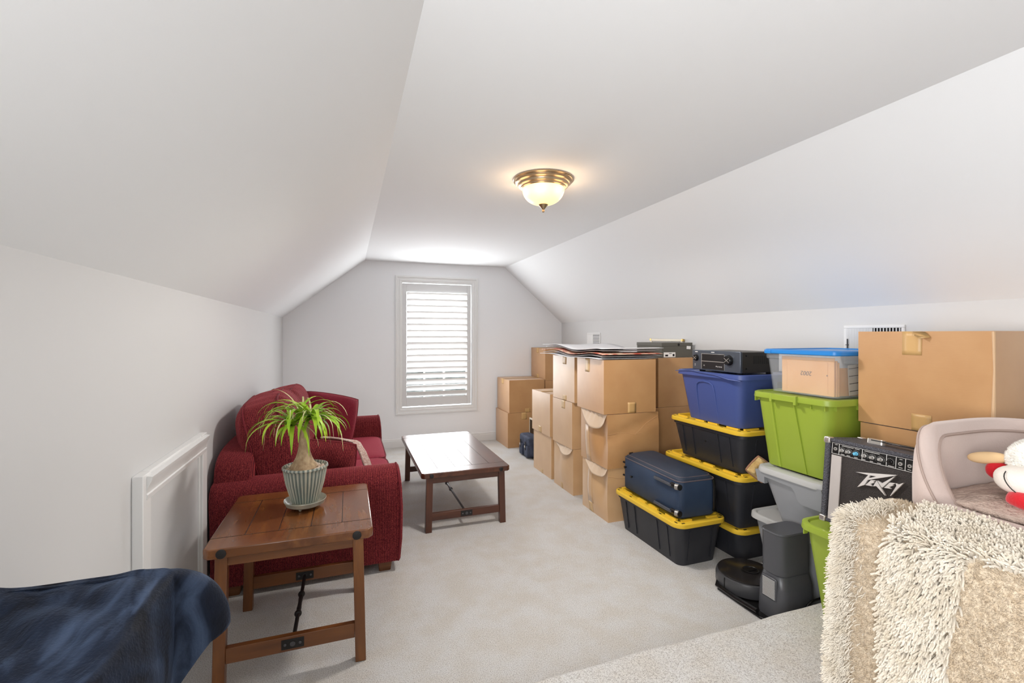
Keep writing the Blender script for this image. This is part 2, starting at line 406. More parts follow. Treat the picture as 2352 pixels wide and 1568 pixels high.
# ------------------------------------------------------------------ wall registers
def register(y0, y1, z0, z1, label, vert):
    t = thing('wall_register', label, 'vent', (XR, (y0 + y1) / 2, z0))
    g = MB(); hy = (y1 - y0) / 2; h = z1 - z0; fw = 0.018
    for b in ((-hy, hy, 0, fw), (-hy, hy, h - fw, h), (-hy, -hy + fw, fw, h - fw), (hy - fw, hy, fw, h - fw)):
        g.box(-0.010, 0, b[0], b[1], b[2], b[3])
    g.build('frame', M_trim, t, bevel=0.003)
    g = MB(); g.box(-0.003, -0.001, -hy + fw, hy - fw, fw, h - fw); g.build('duct_opening', M_slot, t, smooth=False)
    g = MB()
    if vert:
        n = 18
        for k in range(n):
            y = -hy + fw + (2 * hy - 2 * fw) * (k + 0.5) / n; s = 1 if k < n / 2 else -1
            g.box(-0.001, 0.001, -0.0085, 0.0085, fw, h - fw, Matrix.Translation((-0.007, y, 0)) @ Matrix.Rotation(R(90 + 48 * s), 4, 'Z'))
    else:
        g.box(-0.008, -0.003, 0.02, hy - fw, fw, h - fw)
        n = 9
        for k in range(n):
            z = fw + (h - 2 * fw) * (k + 0.5) / n
            g.box(-0.001, 0.001, -hy + fw, 0.02, -0.007, 0.007, Matrix.Translation((-0.006, 0, z)) @ Matrix.Rotation(R(30), 4, 'Y'))
    g.build('louvre', M_trim, t, smooth=False)
    if vert:
        g = MB(); g.box(-0.016, -0.010, hy - 0.028, hy - 0.024, 0.09, 0.16); g.box(-0.02, -0.010, hy - 0.034, hy - 0.018, 0.12, 0.124); g.build('damper_lever', M_gun, t)
register(1.725, 2.068, 1.30, 1.545, 'white wall vent with vertical slats above the largest carton', True)
register(5.094, 5.43, 1.30, 1.508, 'white wall vent near the far corner with short horizontal slots', False)

# ------------------------------------------------------------------ ceiling lamp
lc = (1.13, 2.60, ZC)
lamp = thing('ceiling_lamp', 'brushed bronze flush ceiling lamp with glowing alabaster glass bowl', 'ceiling lamp', lc)
M_bronze = mat('brushed_bronze', rgb(178, 158, 130), 0.28, metal=0.9)
M_bowl = mat('alabaster_glass', rgb(250, 226, 176), 0.35, emit=rgb(255, 214, 140), estr=0.75, col2=rgb(255, 238, 200), nscale=6)
g = MB(); g.lathe([(0.10, 0), (0.180, 0), (0.186, -0.004), (0.187, -0.010), (0.182, -0.014), (0.172, -0.015), (0.170, -0.019), (0.171, -0.026), (0.164, -0.031), (0.156, -0.032), (0.153, -0.037), (0.153, -0.045), (0.146, -0.05), (0.140, -0.051), (0.139, -0.057), (0.132, -0.062), (0.12, -0.055), (0.10, -0.03)], 64)
g.build('canopy', M_bronze, lamp, angle=32)
g = MB(); g.lathe([(0.131 * math.cos(R(a)) ** 0.8 if a < 90 else 0.001, -0.052 - 0.105 * math.sin(R(a))) for a in range(0, 91, 6)], 64, cap0=False)
g.build('glass_bowl', M_bowl, lamp)
g = MB(); g.lathe([(0.004, -0.15), (0.028, -0.152), (0.03, -0.158), (0.018, -0.172), (0.01, -0.182), (0.006, -0.186), (0.009, -0.192), (0.008, -0.2), (0.001, -0.204)], 24)
g.build('finial', M_bronze, lamp)
d = bpy.data.lights.new('lamp_bulb', 'SPOT'); d.spot_size = R(178); d.spot_blend = 0.35; d.shadow_soft_size = 0.12; d.energy = 46; d.color = (1.0, 0.96, 0.93)
o = bpy.data.objects.new('lamp_bulb', d); o.location = (lc[0], lc[1], ZC - 0.215); C.objects.link(o)
for k in range(6):
    a = R(60 * k)
    d = bpy.data.lights.new('lamp_glow', 'POINT'); d.energy = 0.26; d.specular_factor = 0; d.color = (1.0, 0.66, 0.38); d.shadow_soft_size = 0.05
    o = bpy.data.objects.new('lamp_glow', d); o.location = (lc[0] + 0.17 * math.cos(a), lc[1] + 0.17 * math.sin(a), ZC - 0.11); C.objects.link(o)

# ------------------------------------------------------------------ outside: neighbour's roof and trees beyond the shutter
M_bark = mat('hedge_leaves', rgb(70, 74, 70), 0.9, col2=rgb(120, 124, 122), nscale=3)
g = MB(); g.grid(lambda u, v: Vector((-14 + 34 * u, 22 + 1.5 * v + noise.noise(Vector((u * 30, v * 5, 0))), -3 + (3.9 + 1.2 * noise.noise(Vector((u * 22, 0, 3)))) * v)), 120, 8)
struct(tag(g.build('tree_line', M_bark, solid=0.5), 'dark line of trees beyond the shuttered window', 'trees'))
M_grass = mat('outside_ground', rgb(150, 152, 150), 0.95)
g = MB(); g.box(-30, 30, 7.5, 40, -3.2, -3.0); struct(g.build('ground', M_grass, smooth=False))

# ------------------------------------------------------------------ tables
def trestle_table(name, label, x0, x1, y0, y1, H, tt, mats, leg, lh, ins, splay, nb, bolt_r, ystr):
    mt, mx, mz = mats
    w, d = x1 - x0, y1 - y0
    t = thing(name, label, 'table', ((x0 + x1) / 2, (y0 + y1) / 2, 0))
    # top, with clipped corners
    c = 0.02
    poly = [(-w/2 + c, -d/2), (w/2 - c, -d/2), (w/2, -d/2 + c), (w/2, d/2 - c), (w/2 - c, d/2), (-w/2 + c, d/2), (-w/2, d/2 - c), (-w/2, -d/2 + c)]
    g = MB(); g.prism(poly, lambda x, y: Vector((x, y, H - tt)), lambda x, y: Vector((x, y, H))); top = g.build('table_top', mt, t, bevel=0.006, segs=3)
    bb = 0.12 if d < 1 else 0.125           # breadboard ends
    g = MB(); e = 0.0006; gw = 0.0017
    for y in (-d/2 + bb, d/2 - bb): g.box(-w/2 + 0.004, w/2 - 0.004, y - gw, y + gw, H - 0.001, H + e)
    for k in range(1, nb):
        x = -w/2 + w * k / nb; g.box(x - gw, x + gw, -d/2 + bb, d/2 - bb, H - 0.001, H + e)
    g.build('plank_groove', M_groove, top, smooth=False)
    for sx in (-1, 1):
        for sy in (-1, 1):
            g = MB(); Mx = Matrix.Translation((sx * (w/2 - 0.07 if d < 1 else w/2 - 0.075), sy * (d/2), H - tt / 2)) @ Matrix.Rotation(R(90), 4, 'X')
            g.lathe([(bolt_r, -0.004), (bolt_r, 0.004), (bolt_r * 0.7, 0.006)], 20, M=Mx); g.build('bolt', M_iron, t)
    # apron
    la, lb = leg
    zt = H - tt
    for sy in (-1, 1):
        g = MB(); yy = sy * (d/2 - ins - lb / 2); g.box(-w/2 + 0.08, w/2 - 0.08, yy - 0.012, yy + 0.012, zt - 0.045, zt); g.build('apron', mx, t, bevel=0.002)
    for sx in (-1, 1):
        g = MB(); xx = sx * (w/2 - 0.085); g.box(xx - 0.01, xx + 0.01, -d/2 + ins + lb + 0.001, d/2 - ins - lb - 0.001, zt - 0.045, zt); g.build('apron', mt, t, bevel=0.002)
    for sx in (-1, 1):
        for sy in (-1, 1):
            tx = sx * (w/2 - 0.065); bx = tx + sx * splay
            ty = sy * (d/2 - ins - lb / 2); by = ty + sy * lh
            g = MB()
            g.loft([[Vector((bx + a * la / 2, by + b * lb / 2, 0)) for a, b in ((-1, -1), (1, -1), (1, 1), (-1, 1))],
                    [Vector((tx + a * la / 2, ty + b * lb / 2, zt)) for a, b in ((-1, -1), (1, -1), (1, 1), (-1, 1))]])
            g.build('leg', mz, t, bevel=0.003)
    zs0, zs1 = (0.11, 0.175) if d < 1 else (0.085, 0.14)
    f = 1 - (zs0 + zs1) / 2 / zt
    xs = w/2 - 0.065 + splay * f - la / 2; ys = d/2 - ins - lb / 2 + lh * f
    for sy in (-1, 1):
        g = MB(); g.box(-xs, xs, sy * ys - 0.014, sy * ys + 0.014, zs0, zs1); st = g.build('stretcher', mx, t, bevel=0.002)
        zc = (zs0 + zs1) / 2
        for sgn in ((-1, 1)):
            g = MB(); yy = sy * ys + sgn * 0.0155; g.box(-0.045, 0.045, yy - 0.0018, yy + 0.0018, zc - 0.021, zc + 0.021); pl = g.build('iron_plate', M_iron, st, bevel=0.001)
            g = MB()
            for bxx in (-0.03, 0.03):
                g.lathe([(0.006, 0), (0.006, 0.003), (0.003, 0.0045)], 12, M=Matrix.Translation((bxx, yy + sgn * 0.0015, zc)) @ Matrix.Rotation(R(90 * sgn * -1), 4, 'X'))
            g.lathe([(0.011, 0), (0.011, 0.0035), (0.004, 0.004)], 14, M=Matrix.Translation((0, yy + sgn * 0.001, zc)) @ Matrix.Rotation(R(90 * sgn * -1), 4, 'X'))
            g.build('screw', M_gun, pl)
    # turnbuckle rod
    L_ = ys - 0.016; zc = (zs0 + zs1) / 2 + 0.0
    g = MB()
    n = [(-L_, 0.009), (-0.10, 0.009), (-0.098, 0.014), (-0.088, 0.017), (-0.076, 0.014), (-0.07, 0.009), (-0.05, 0.011), (0, 0.009), (0.05, 0.011), (0.07, 0.009), (0.076, 0.014), (0.088, 0.017), (0.098, 0.014), (0.10, 0.009), (L_, 0.009)]
    g.lathe([(r, y) for y, r in n], 14, M=Matrix.Translation((0, 0, zc)) @ Matrix.Rotation(R(-90), 4, 'X'))
    g.build('turnbuckle_rod', M_iron if d < 1 else M_gun, t)
    return t
trestle_table('end_table', 'square brown plank end table holding the potted plant', -0.562, 0.108, 2.185, 2.872, 0.607, 0.042, (M_wtop, M_wx, M_wz), (0.046, 0.042), 0.0, 0.022, 0.012, 5, 0.019, 0)
trestle_table('coffee_table', 'long dark brown plank coffee table in front of the sofa', 0.514, 1.21, 3.44, 4.82, 0.45, 0.04, (M_dtop, M_dx, M_dz), (0.048, 0.045), -0.0, 0.015, 0.01, 5, 0.016, 0)

# ------------------------------------------------------------------ sofa
sofa = thing('sofa', 'burgundy chenille sofa along the left wall', 'sofa', (-0.2, 3.97, 0))
def sadd(name, g, m, **k):
    o = g.build(name, m, k.pop('parent', sofa), **k); o.location = (0.2, -3.97, 0); return o
SY0, SY1 = 2.94, 5.02
g = MB(); g.box(-0.70, 0.20, SY0 + 0.18, SY1 - 0.18, 0.07, 0.33); g.box(0.18, 0.24, SY0 + 0.2, SY1 - 0.2, 0.08, 0.33); sadd('base', g, M_red, bevel=0.02)
def arm(y0, sgn, name):
    g = MB(); rings = []
    # cross sections along X; rolled top leaning outwards
    xs = [(-0.725, 0.0), (-0.715, 0.75), (-0.68, 1.0), (-0.3, 1.0), (0.1, 1.0), (0.22, 1.0), (0.285, 1.0), (0.30, 0.86), (0.306, 0.5)]
    prof = []
    for a in range(-90, 271, 12):
        pass
    base = [(0.035, 0.065), (0.03, 0.2), (0.02, 0.4), (0.0, 0.52), (-0.004, 0.58), (0.012, 0.625), (0.05, 0.652), (0.105, 0.66), (0.16, 0.648), (0.195, 0.61), (0.20, 0.55), (0.20, 0.3), (0.20, 0.065)]
    cy, cz = 0.11, 0.36
    for x, s in xs:
        s2 = 1 - (1 - s) * 0.16
        r = []
        for y, z in base:
            xx = x + (0.022 * math.sin(min(z / 0.66, 1) * PI) if x > 0 else 0)
            r.append(Vector((xx, y0 + sgn * (cy + (y - cy) * s2), cz + (z - cz) * (1 - (1 - s) * 0.07))))
        rings.append(r)
    g.loft(rings); sadd(name, g, M_red, angle=60)
    g = MB(); g.tube([Vector((0.292 + 0.022 * math.sin(min(z / 0.66, 1) * PI), y0 + sgn * y, z)) for y, z in base], 0.006, 6); sadd('piping', g, M_pipe)
arm(SY0, 1, 'armrest'); arm(SY1, -1, 'armrest')
g = MB(); g.superbox((-0.62, (SY0 + SY1) / 2, 0.46), (0.105, (SY1 - SY0) / 2 - 0.05, 0.37), 0.3, 0.15); sadd('back', g, M_red)
for (x, y) in ((0.22, SY0 + 0.1), (0.22, SY1 - 0.1), (-0.62, SY0 + 0.1), (-0.62, SY1 - 0.1)):
    g = MB(); g.loft([rrect(x, y, 0.035, 0.035, 0.008, 0), rrect(x, y, 0.045, 0.045, 0.008, 0.07)]); sadd('foot', g, M_wx)
def pipe_rect(g, cx, cy, cz, hx, hy, e, M=None, plane='xy', r=0.006, n=60, fn=None):
    pts = []
    def sp(w, m): return math.copysign(abs(w) ** m, w)
    for i in range(n + 1):
        u = 2 * PI * i / n; a, b = hx * sp(math.cos(u), e), hy * sp(math.sin(u), e)
        p = {'xy': Vector((a, b, 0)), 'yz': Vector((0, a, b)), 'xz': Vector((a, 0, b))}[plane]
        if fn: p = fn(p)
        p = p + Vector((cx, cy, cz))
        pts.append(M @ p if M else p)
    g.tube(pts, r, 6, caps=False)
ys0, ys1 = SY0 + 0.2, SY1 - 0.2
for k in range(2):
    yc = ys0 + (ys1 - ys0) * (k + 0.5) / 2; hy = (ys1 - ys0) / 4 - 0.004
    g = MB(); g.superbox((-0.12, yc, 0.40), (0.43, hy, 0.085), 0.35, 0.16); sc = sadd('seat_cushion', g, M_redy)
    g = MB(); pipe_rect(g, -0.12, yc, 0.455, 0.425, hy - 0.003, 0.16); pipe_rect(g, -0.12, yc, 0.345, 0.425, hy - 0.003, 0.16)
    o = g.build('piping', M_pipe, sc)
# big loose back cushions
def back_cushion(yc, hy, zc, hz, hx, xc, tilt, roll, yaw):
    Mx = Matrix.Translation((xc, yc, zc)) @ Matrix.Rotation(R(yaw), 4, 'Z') @ Matrix.Rotation(R(tilt), 4, 'Y') @ Matrix.Rotation(R(roll), 4, 'X')
    def puff(p):
        f = 1 + 0.28 * (1 - min(1, (p.y / hy) ** 2)) * (1 - min(1, (p.z / hz) ** 2))
        w = 0.008 * math.sin(p.y * 55 + 3 * p.z) * max(0, p.z / hz)
        return Vector((p.x * f + w, p.y, p.z + 0.5 * w))
    g = MB(); g.superbox((0, 0, 0), (hx, hy, hz), 0.45, 0.4, nu=64, nv=32, M=Mx, fn=puff); bc = sadd('back_cushion', g, M_red)
    g = MB()
    for s in (-1, 1): pipe_rect(g, s * hx * 0.62, 0, 0, hy * 0.97, hz * 0.97, 0.36, M=Mx, plane='yz', r=0.007)
    g.build('piping', M_pipe, bc)
back_cushion(3.50, 0.42, 0.775, 0.315, 0.155, -0.455, -14, 0, 3)
back_cushion(4.33, 0.41, 0.76, 0.275, 0.15, -0.475, -12, 0, 0)

def pillow(name, label, loc, rot, h, th, m, pipe_m=None, e=0.5, parent=None):
    Mx = Matrix.Identity(4)
    def fn(p):
        fx = max(0.0, 1 - (p.x / h[0]) ** 2); fz = max(0.0, 1 - (p.z / h[1]) ** 2)
        y = p.y * (0.12 + 0.88 * (fx * fz) ** 0.45)
        k = 1 - 0.05 * (fx + fz) * 0.8
        return Vector((p.x * (1 - 0.07 * fz * abs(p.x / h[0])), y, p.z * (1 - 0.07 * fx * abs(p.z / h[1]))))
    t = thing(name, label, 'cushion', loc); t.rotation_euler = rot
    g = MB()
    for sgn in (-1, 1):
        def f(u, v, sgn=sgn):
            x = (2 * u - 1); z = (2 * v - 1)
            fx = max(0.0, 1 - x ** 4) ; fz = max(0.0, 1 - z ** 4)
            b = (fx * fz) ** 0.5
            q = 1 - 0.09 * (x * z) ** 2
            return Vector((h[0] * x * (1 - 0.03 * (1 - z * z)) * q, sgn * th * b + 0.02 * noise.noise(Vector((x * 1.7, z * 1.7, sgn + h[0]))) * b, h[1] * z * (1 - 0.03 * (1 - x * x)) * q))
        g.grid(f, 26, 26)
    c = g.build('cover', m, t, angle=80)
    if pipe_m:
        g = MB(); pts = []
        for i in range(4):
            for k in range(12):
                s = -1 + 2 * k / 12
                x, z = [(s, -1), (1, s), (-s, 1), (-1, -s)][i]
                q = 1 - 0.09 * (x * z) ** 2
                pts.append((h[0] * x * (1 - 0.03 * (1 - z * z)) * q, 0, h[1] * z * (1 - 0.03 * (1 - x * x)) * q))
        pts.append(pts[0]); g.tube(pts, 0.006, 6, caps=False); g.build('piping', pipe_m, t)
    return t
pillow('throw_pillow', 'burgundy throw pillow tilted against the far arm of the sofa', (-0.17, 4.60, 0.70), (R(-18), R(13), R(8)), (0.255, 0.245), 0.105, M_redp, M_pipe)
pillow('throw_pillow', 'dark red pillow lying behind the near arm of the sofa', (-0.24, 3.265, 0.615), (R(16), R(9), 0), (0.29, 0.215), 0.085, M_red, M_pipe)
g = MB()
def thr(u, v):
    p = [Vector((-0.16, 3.245, 0.815)), Vector((-0.05, 3.245, 0.80)), Vector((0.035, 3.25, 0.775)), Vector((0.075, 3.25, 0.71)), Vector((0.10, 3.26, 0.64)), Vector((0.125, 3.27, 0.56))]
    s = u * 5; i = min(int(s), 4); q = p[i].lerp(p[i + 1], s - i)
    return q + Vector((0.05 * (v - 0.2), 0.06 * v, -0.025 * v * v + 0.003 * math.sin(u * 12 + v * 4)))
g.grid(thr, 40, 8)
tag(g.build('throw_blanket', M_cream, solid=0.01), 'cream knitted throw hanging over the corner of the near red pillow', 'blanket')

# ------------------------------------------------------------------ potted ponytail palm
pc = (-0.205, 2.565, 0.6085)
pl = thing('potted_plant', 'ponytail palm in a fluted grey green pot on the end table', 'plant', pc)
M_pot = mat('glazed_ceramic', rgb(158, 166, 156), 0.22, spec=0.6, col2=rgb(202, 198, 178), nscale=28, stretch=(1, 1, 0.15), coat=0.3)
M_sauc = mat('saucer_glaze', rgb(182, 178, 158), 0.25, spec=0.6, col2=rgb(150, 152, 140), nscale=14)
nt = M_pot.node_tree; tc_ = nn(nt, 'ShaderNodeTexCoord'); gr_ = nn(nt, 'ShaderNodeTexGradient'); gr_.gradient_type = 'RADIAL'; nt.links.new(tc_.outputs['Object'], gr_.inputs[0])
m1 = nn(nt, 'ShaderNodeMath'); m1.operation = 'MULTIPLY'; m1.inputs[1].default_value = 32 * 2 * PI; nt.links.new(gr_.outputs['Fac'], m1.inputs[0])
m2 = nn(nt, 'ShaderNodeMath'); m2.operation = 'COSINE'; nt.links.new(m1.outputs[0], m2.inputs[0])
m3 = nn(nt, 'ShaderNodeMapRange'); m3.inputs[1].default_value = -1; m3.inputs[2].default_value = 1; nt.links.new(m2.outputs[0], m3.inputs[0])
mx_ = nn(nt, 'ShaderNodeMix'); mx_.data_type = 'RGBA'; mx_.inputs[7].default_value = rgb(98, 112, 108)
old_ = nt.nodes['Principled BSDF'].inputs['Base Color'].links[0].from_socket
nt.links.new(m3.outputs[0], mx_.inputs[0]); nt.links.new(old_, mx_.inputs[6]); nt.links.new(mx_.outputs[2], nt.nodes['Principled BSDF'].inputs['Base Color'])
g = MB()
def fl(prof, n=192, amp=0.0075, k=32):
    rings = []
    for r, z, a in prof:
        rings.append([Vector((r + 0, 0, 0)) for _ in range(0)] or [Vector(((r - a * amp * (0.5 + 0.5 * math.cos(k * 2 * PI * i / n)) ** 0.7) * math.cos(2 * PI * i / n), (r - a * amp * (0.5 + 0.5 * math.cos(k * 2 * PI * i / n)) ** 0.7) * math.sin(2 * PI * i / n), z)) for i in range(n)])
    return rings
g.loft(fl([(0.06, 0.035, 0), (0.066, 0.037, 1), (0.075, 0.07, 1), (0.092, 0.13, 1), (0.101, 0.18, 1), (0.104, 0.198, 1), (0.106, 0.203, 0), (0.109, 0.206, 0), (0.108, 0.214, 0), (0.102, 0.215, 0), (0.098, 0.205, 0), (0.094, 0.17, 0)]))
pot = g.build('pot', M_pot, pl, angle=50)
g = MB(); g.lathe([(0.02, 0.016), (0.06, 0.014), (0.085, 0.026), (0.096, 0.044), (0.099, 0.046), (0.1, 0.043), (0.09, 0.022), (0.062, 0.008), (0.02, 0.008)], 48, cap0=False, cap1=False)
for k in range(3):
    a = R(250 + k * 120); g.lathe([(0.004, 0.0), (0.008, 0.004), (0.012, 0.014)], 12, c=(0.055 * math.cos(a), 0.055 * math.sin(a), 0))
g.lathe([(0.0605, 0.0145), (0.0605, 0.036)], 32)
g.build('saucer', M_sauc, pl)
M_peb = mat('pebbles', rgb(176, 150, 130), 0.6, col2=rgb(222, 206, 190), nscale=30)
g = MB(); random.seed(3)
for i in range(340):
    a = random.random() * 2 * PI; r = 0.094 * math.sqrt(random.random()); s = random.uniform(0.004, 0.0075)
    g.superbox((r * math.cos(a), r * math.sin(a), 0.196 + random.uniform(0, 0.008)), (s, s * random.uniform(0.6, 1), s * 0.6), 1, 1, nu=7, nv=5)
g.lathe([(0.001, 0.192), (0.095, 0.192)], 24, cap0=False, cap1=False)
o = g.build('pebbles', M_peb, pl); o['kind'] = 'stuff'
M_trunk = mat('caudex_bark', rgb(150, 122, 92), 0.8, col2=rgb(186, 162, 128), nscale=45, bump=0.9, bscale=90, bdist=0.006, stretch=(1, 1, 0.6), bstretch=(1, 1, 0.5))
g = MB(); prof = [(0.03, 0.19), (0.062, 0.195), (0.066, 0.205), (0.06, 0.22), (0.05, 0.232), (0.038, 0.256), (0.031, 0.28), (0.0265, 0.31), (0.0255, 0.34), (0.024, 0.38), (0.0245, 0.41), (0.027, 0.425), (0.02, 0.432), (0.001, 0.434)]
rings = []
for j, (r, z) in enumerate(prof):
    rings.append([Vector((r * (1 + 0.07 * noise.noise(Vector((math.cos(2 * PI * k / 28) * 2, math.sin(2 * PI * k / 28) * 2, z * 25)))) * math.cos(2 * PI * k / 28) - 0.008 + 0.02 * (z - 0.2), r * math.sin(2 * PI * k / 28), z)) for k in range(28)])
g.loft(rings); g.build('trunk', M_trunk, pl)
M_leaf = mat('strap_leaf', rgb(116, 168, 28), 0.42, col2=rgb(176, 206, 58), nscale=9, spec=0.4)
M_leafp = mat('faded_leaf', rgb(178, 184, 112), 0.5, col2=rgb(216, 206, 160), nscale=12)
random.seed(11)
for ci, (cx, cy, cz, nl) in enumerate(((-0.055, -0.01, 0.42, 34), (0.03, 0.0, 0.445, 34), (-0.015, 0.02, 0.44, 24))):
    gs = [MB(), MB()]
    for i in range(nl):
        az = 2 * PI * i / nl + random.uniform(-0.2, 0.2); Ln = random.uniform(0.15, 0.31); up = random.uniform(0.35, 1.3)
        thin = random.random() < 0.35
        if thin: Ln *= 1.15
        w = random.uniform(0.0035, 0.0055) if thin else random.uniform(0.0085, 0.0145)
        p = Vector((cx, cy, cz)); d = Vector((math.cos(az) * math.cos(up), math.sin(az) * math.cos(up), math.sin(up)))
        pts = []; n = 12; bend = random.uniform(1.7, 3.0)
        el = up
        for k in range(n + 1):
            pts.append(p.copy()); el -= bend / n * (0.5 + k / n)
            el = max(el, -1.45)
            p = p + Vector((math.cos(az) * math.cos(el), math.sin(az) * math.cos(el), math.sin(el))) * Ln / n
            az += random.uniform(-0.05, 0.05)
        side = Vector((-math.sin(az), math.cos(az), 0)); rr = []
        for k, q in enumerate(pts):
            f = k / n; ww = w * (1 - f ** 2.2) * min(1, 0.5 + f * 2) + 0.0005
            rr.append([q - side * ww, q + Vector((0, 0, -ww * 0.35)), q + side * ww, q + Vector((0, 0, -ww * 0.25))])
        gs[1 if thin else 0].loft(rr)
    for q, mm in zip(gs, (M_leaf, M_leafp)):
        if q.v: o = q.build('leaf_tuft', mm, pl, angle=70)

# ------------------------------------------------------------------ cartons
def carton(label, x0, x1, y0, y1, z0, z1, tapes=(), m=None, deform=None, lens=None, rz=0, flaps=True, name='cardboard_box', group='cardboard moving boxes', top_open=False, creases=()):
    m = m or M_card
    cx, cy = (x0 + x1) / 2, (y0 + y1) / 2; hx, hy, H = (x1 - x0) / 2, (y1 - y0) / 2, z1 - z0
    t = thing(name, label, 'box', (cx, cy, z0), R(rz), group)
    df = deform or (lambda u, v, w: Vector((0, 0, 0)))
    seed = x0 * 13 + y0 * 7 + z0 * 3
    def P(u, v, w, off=0):
        p = Vector((u * hx, v * hy, w * H))
        b = 0.004 * math.sin(PI * w) * (1 + 0.6 * noise.noise(Vector((u + seed, v, w * 2))))
        if abs(u) >= 0.999: p.x += math.copysign(b * (1 - v * v) + off, u)
        if abs(v) >= 0.999: p.y += math.copysign(b * (1 - u * u) + off, v)
        return p + df(u, v, w)
    g = MB(); N = 14
    for s in (-1, 1):
        g.grid(lambda a, b, s=s: P(s, 2 * a - 1, b), N, N)
        g.grid(lambda a, b, s=s: P(2 * a - 1, s, b), N, N)
        w = 0 if s < 0 else 0.995
        g.grid(lambda a, b, w=w: P(2 * a - 1, 2 * b - 1, w), N, N)
    g.build('body', m, t, angle=50, bevel=0)
    if flaps:
        g = MB()
        g.box(-hx + 0.002, hx - 0.002, -0.0015, 0.0015, H - 0.001, H + 0.0015); g.build('flap_seam', M_seam, t, smooth=False)
        g = MB(); g.box(-hx + 0.001, hx - 0.001, -0.028, 0.028, H + 0.001, H + 0.0022); g.build('tape', M_tape, t, smooth=False)
    for face, a0, a1, b0, b1, mt in tapes:
        g = MB()
        def F(u, v):
            a = a0 + (a1 - a0) * u; b = b0 + (b1 - b0) * v
            return P(-1, a, b, 0.0012) if face == 'x' else P(a, -1, b, 0.0012)
        g.grid(F, 4, 6); g.build('tape', mt, t, solid=0.0006)
    if lens:
        for (face, a0, a1, dip, out, mm) in lens:
            g = MB()
            def F(u, v):
                a = a0 + (a1 - a0) * u; s = math.sin(PI * u ** 0.6) ** 0.8 if face == 'x' and 0 < u < 1 else abs(math.sin(PI * u)) ** 0.75
                b = 1.0 - dip * v * s
                p = P(-1, a, b, 0.0) if face == 'x' else P(a, -1, b, 0.0)
                o = 0.003 + out * s * (v ** 1.5) + 0.006 * math.sin(u * 40) * (1 - v) * s
                return p + (Vector((-o, 0, 0)) if face == 'x' else Vector((0, -o, 0)))
            g.grid(F, 24, 10); g.build('flap', mm, t, solid=0.003)
            # shadow pocket under the lifted flap
    if creases:
        g = MB()
        for face, pts in creases:
            g = MB()
            q = [P(-1, a, b, 0.0006) if face == 'x' else P(a, -1, b, 0.0006) for a, b in pts]
            g.tube(q, 0.0013, 5)
            g.build('crease', m, t)
    return t
TP, TL = M_tape, M_tapel
# far stacks by the end wall
carton('lower box of the pair beside the navy bag, by the end wall', 1.965, 2.47, 5.68, 6.19, 0, 0.455, [('y', -0.25, 0.05, 0.8, 1.0, TP)], flaps=False)
carton('upper box of the pair beside the navy bag, with taped top', 1.985, 2.485, 5.68, 6.19, 0.457, 0.885, [('x', -0.1, 0.24, 0.84, 1.0, TP), ('y', -0.12, 0.18, 0, 0.12, TP)])
carton('box almost hidden beneath the tall corner box by the end wall', 2.505, 2.98, 5.70, 6.20, 0, 0.862, [], flaps=False)
carton('box in the far right corner, highest against the end wall', 2.505, 2.98, 5.70, 6.20, 0.864, 1.297, [('x', -0.1, 0.22, 0.84, 1.0, TP), ('x', -0.1, 0.22, 0, 0.16, TP)])
# row a
carton('lower box of the farthest pair in the row, right of the navy bag', 1.965, 2.43, 4.315, 4.79, 0, 0.432, [('x', -0.1, 0.1, 0, 0.1, TL)], m=M_card2, flaps=False)
carton('upper box of the two-box pair beside the three-high stacks', 1.95, 2.43, 4.315, 4.80, 0.434, 0.872, [('x', -0.1, 0.24, 0, 0.16, TL)], m=M_card2)
# row b
def crush_b(u, v, w):
    d = Vector((0, 0, 0))
    if u < -0.99: d.x -= 0.025 * math.sin(PI * w) * max(0, 1 - abs(v)); d.x += 0.02 * w * max(0, 1 - abs(v - 0.3) * 1.5)
    return d
carton('torn floor-level box with papers showing, second stack from the front', 1.955, 2.42, 3.81, 4.225, 0, 0.425, [('x', 0.0, 0.2, 0, 0.14, TL)], m=M_card2, flaps=False, deform=crush_b,
       lens=[('x', -0.97, 0.85, 0.17, 0.028, M_cardin)])
carton('middle box of the three-high stack behind the front stack', 1.945, 2.42, 3.81, 4.235, 0.427, 0.858, [('x', -0.3, 0.05, 0.82, 1.0, TL)], m=M_card2, flaps=False)
carton('top box of the narrow-looking second stack, under the poster sheets', 1.95, 2.42, 3.775, 4.24, 0.86, 1.28, [('x', -0.3, 0.05, 0.82, 1.0, TL), ('x', -0.3, 0.05, 0, 0.12, TL)], m=M_card2, flaps=False)
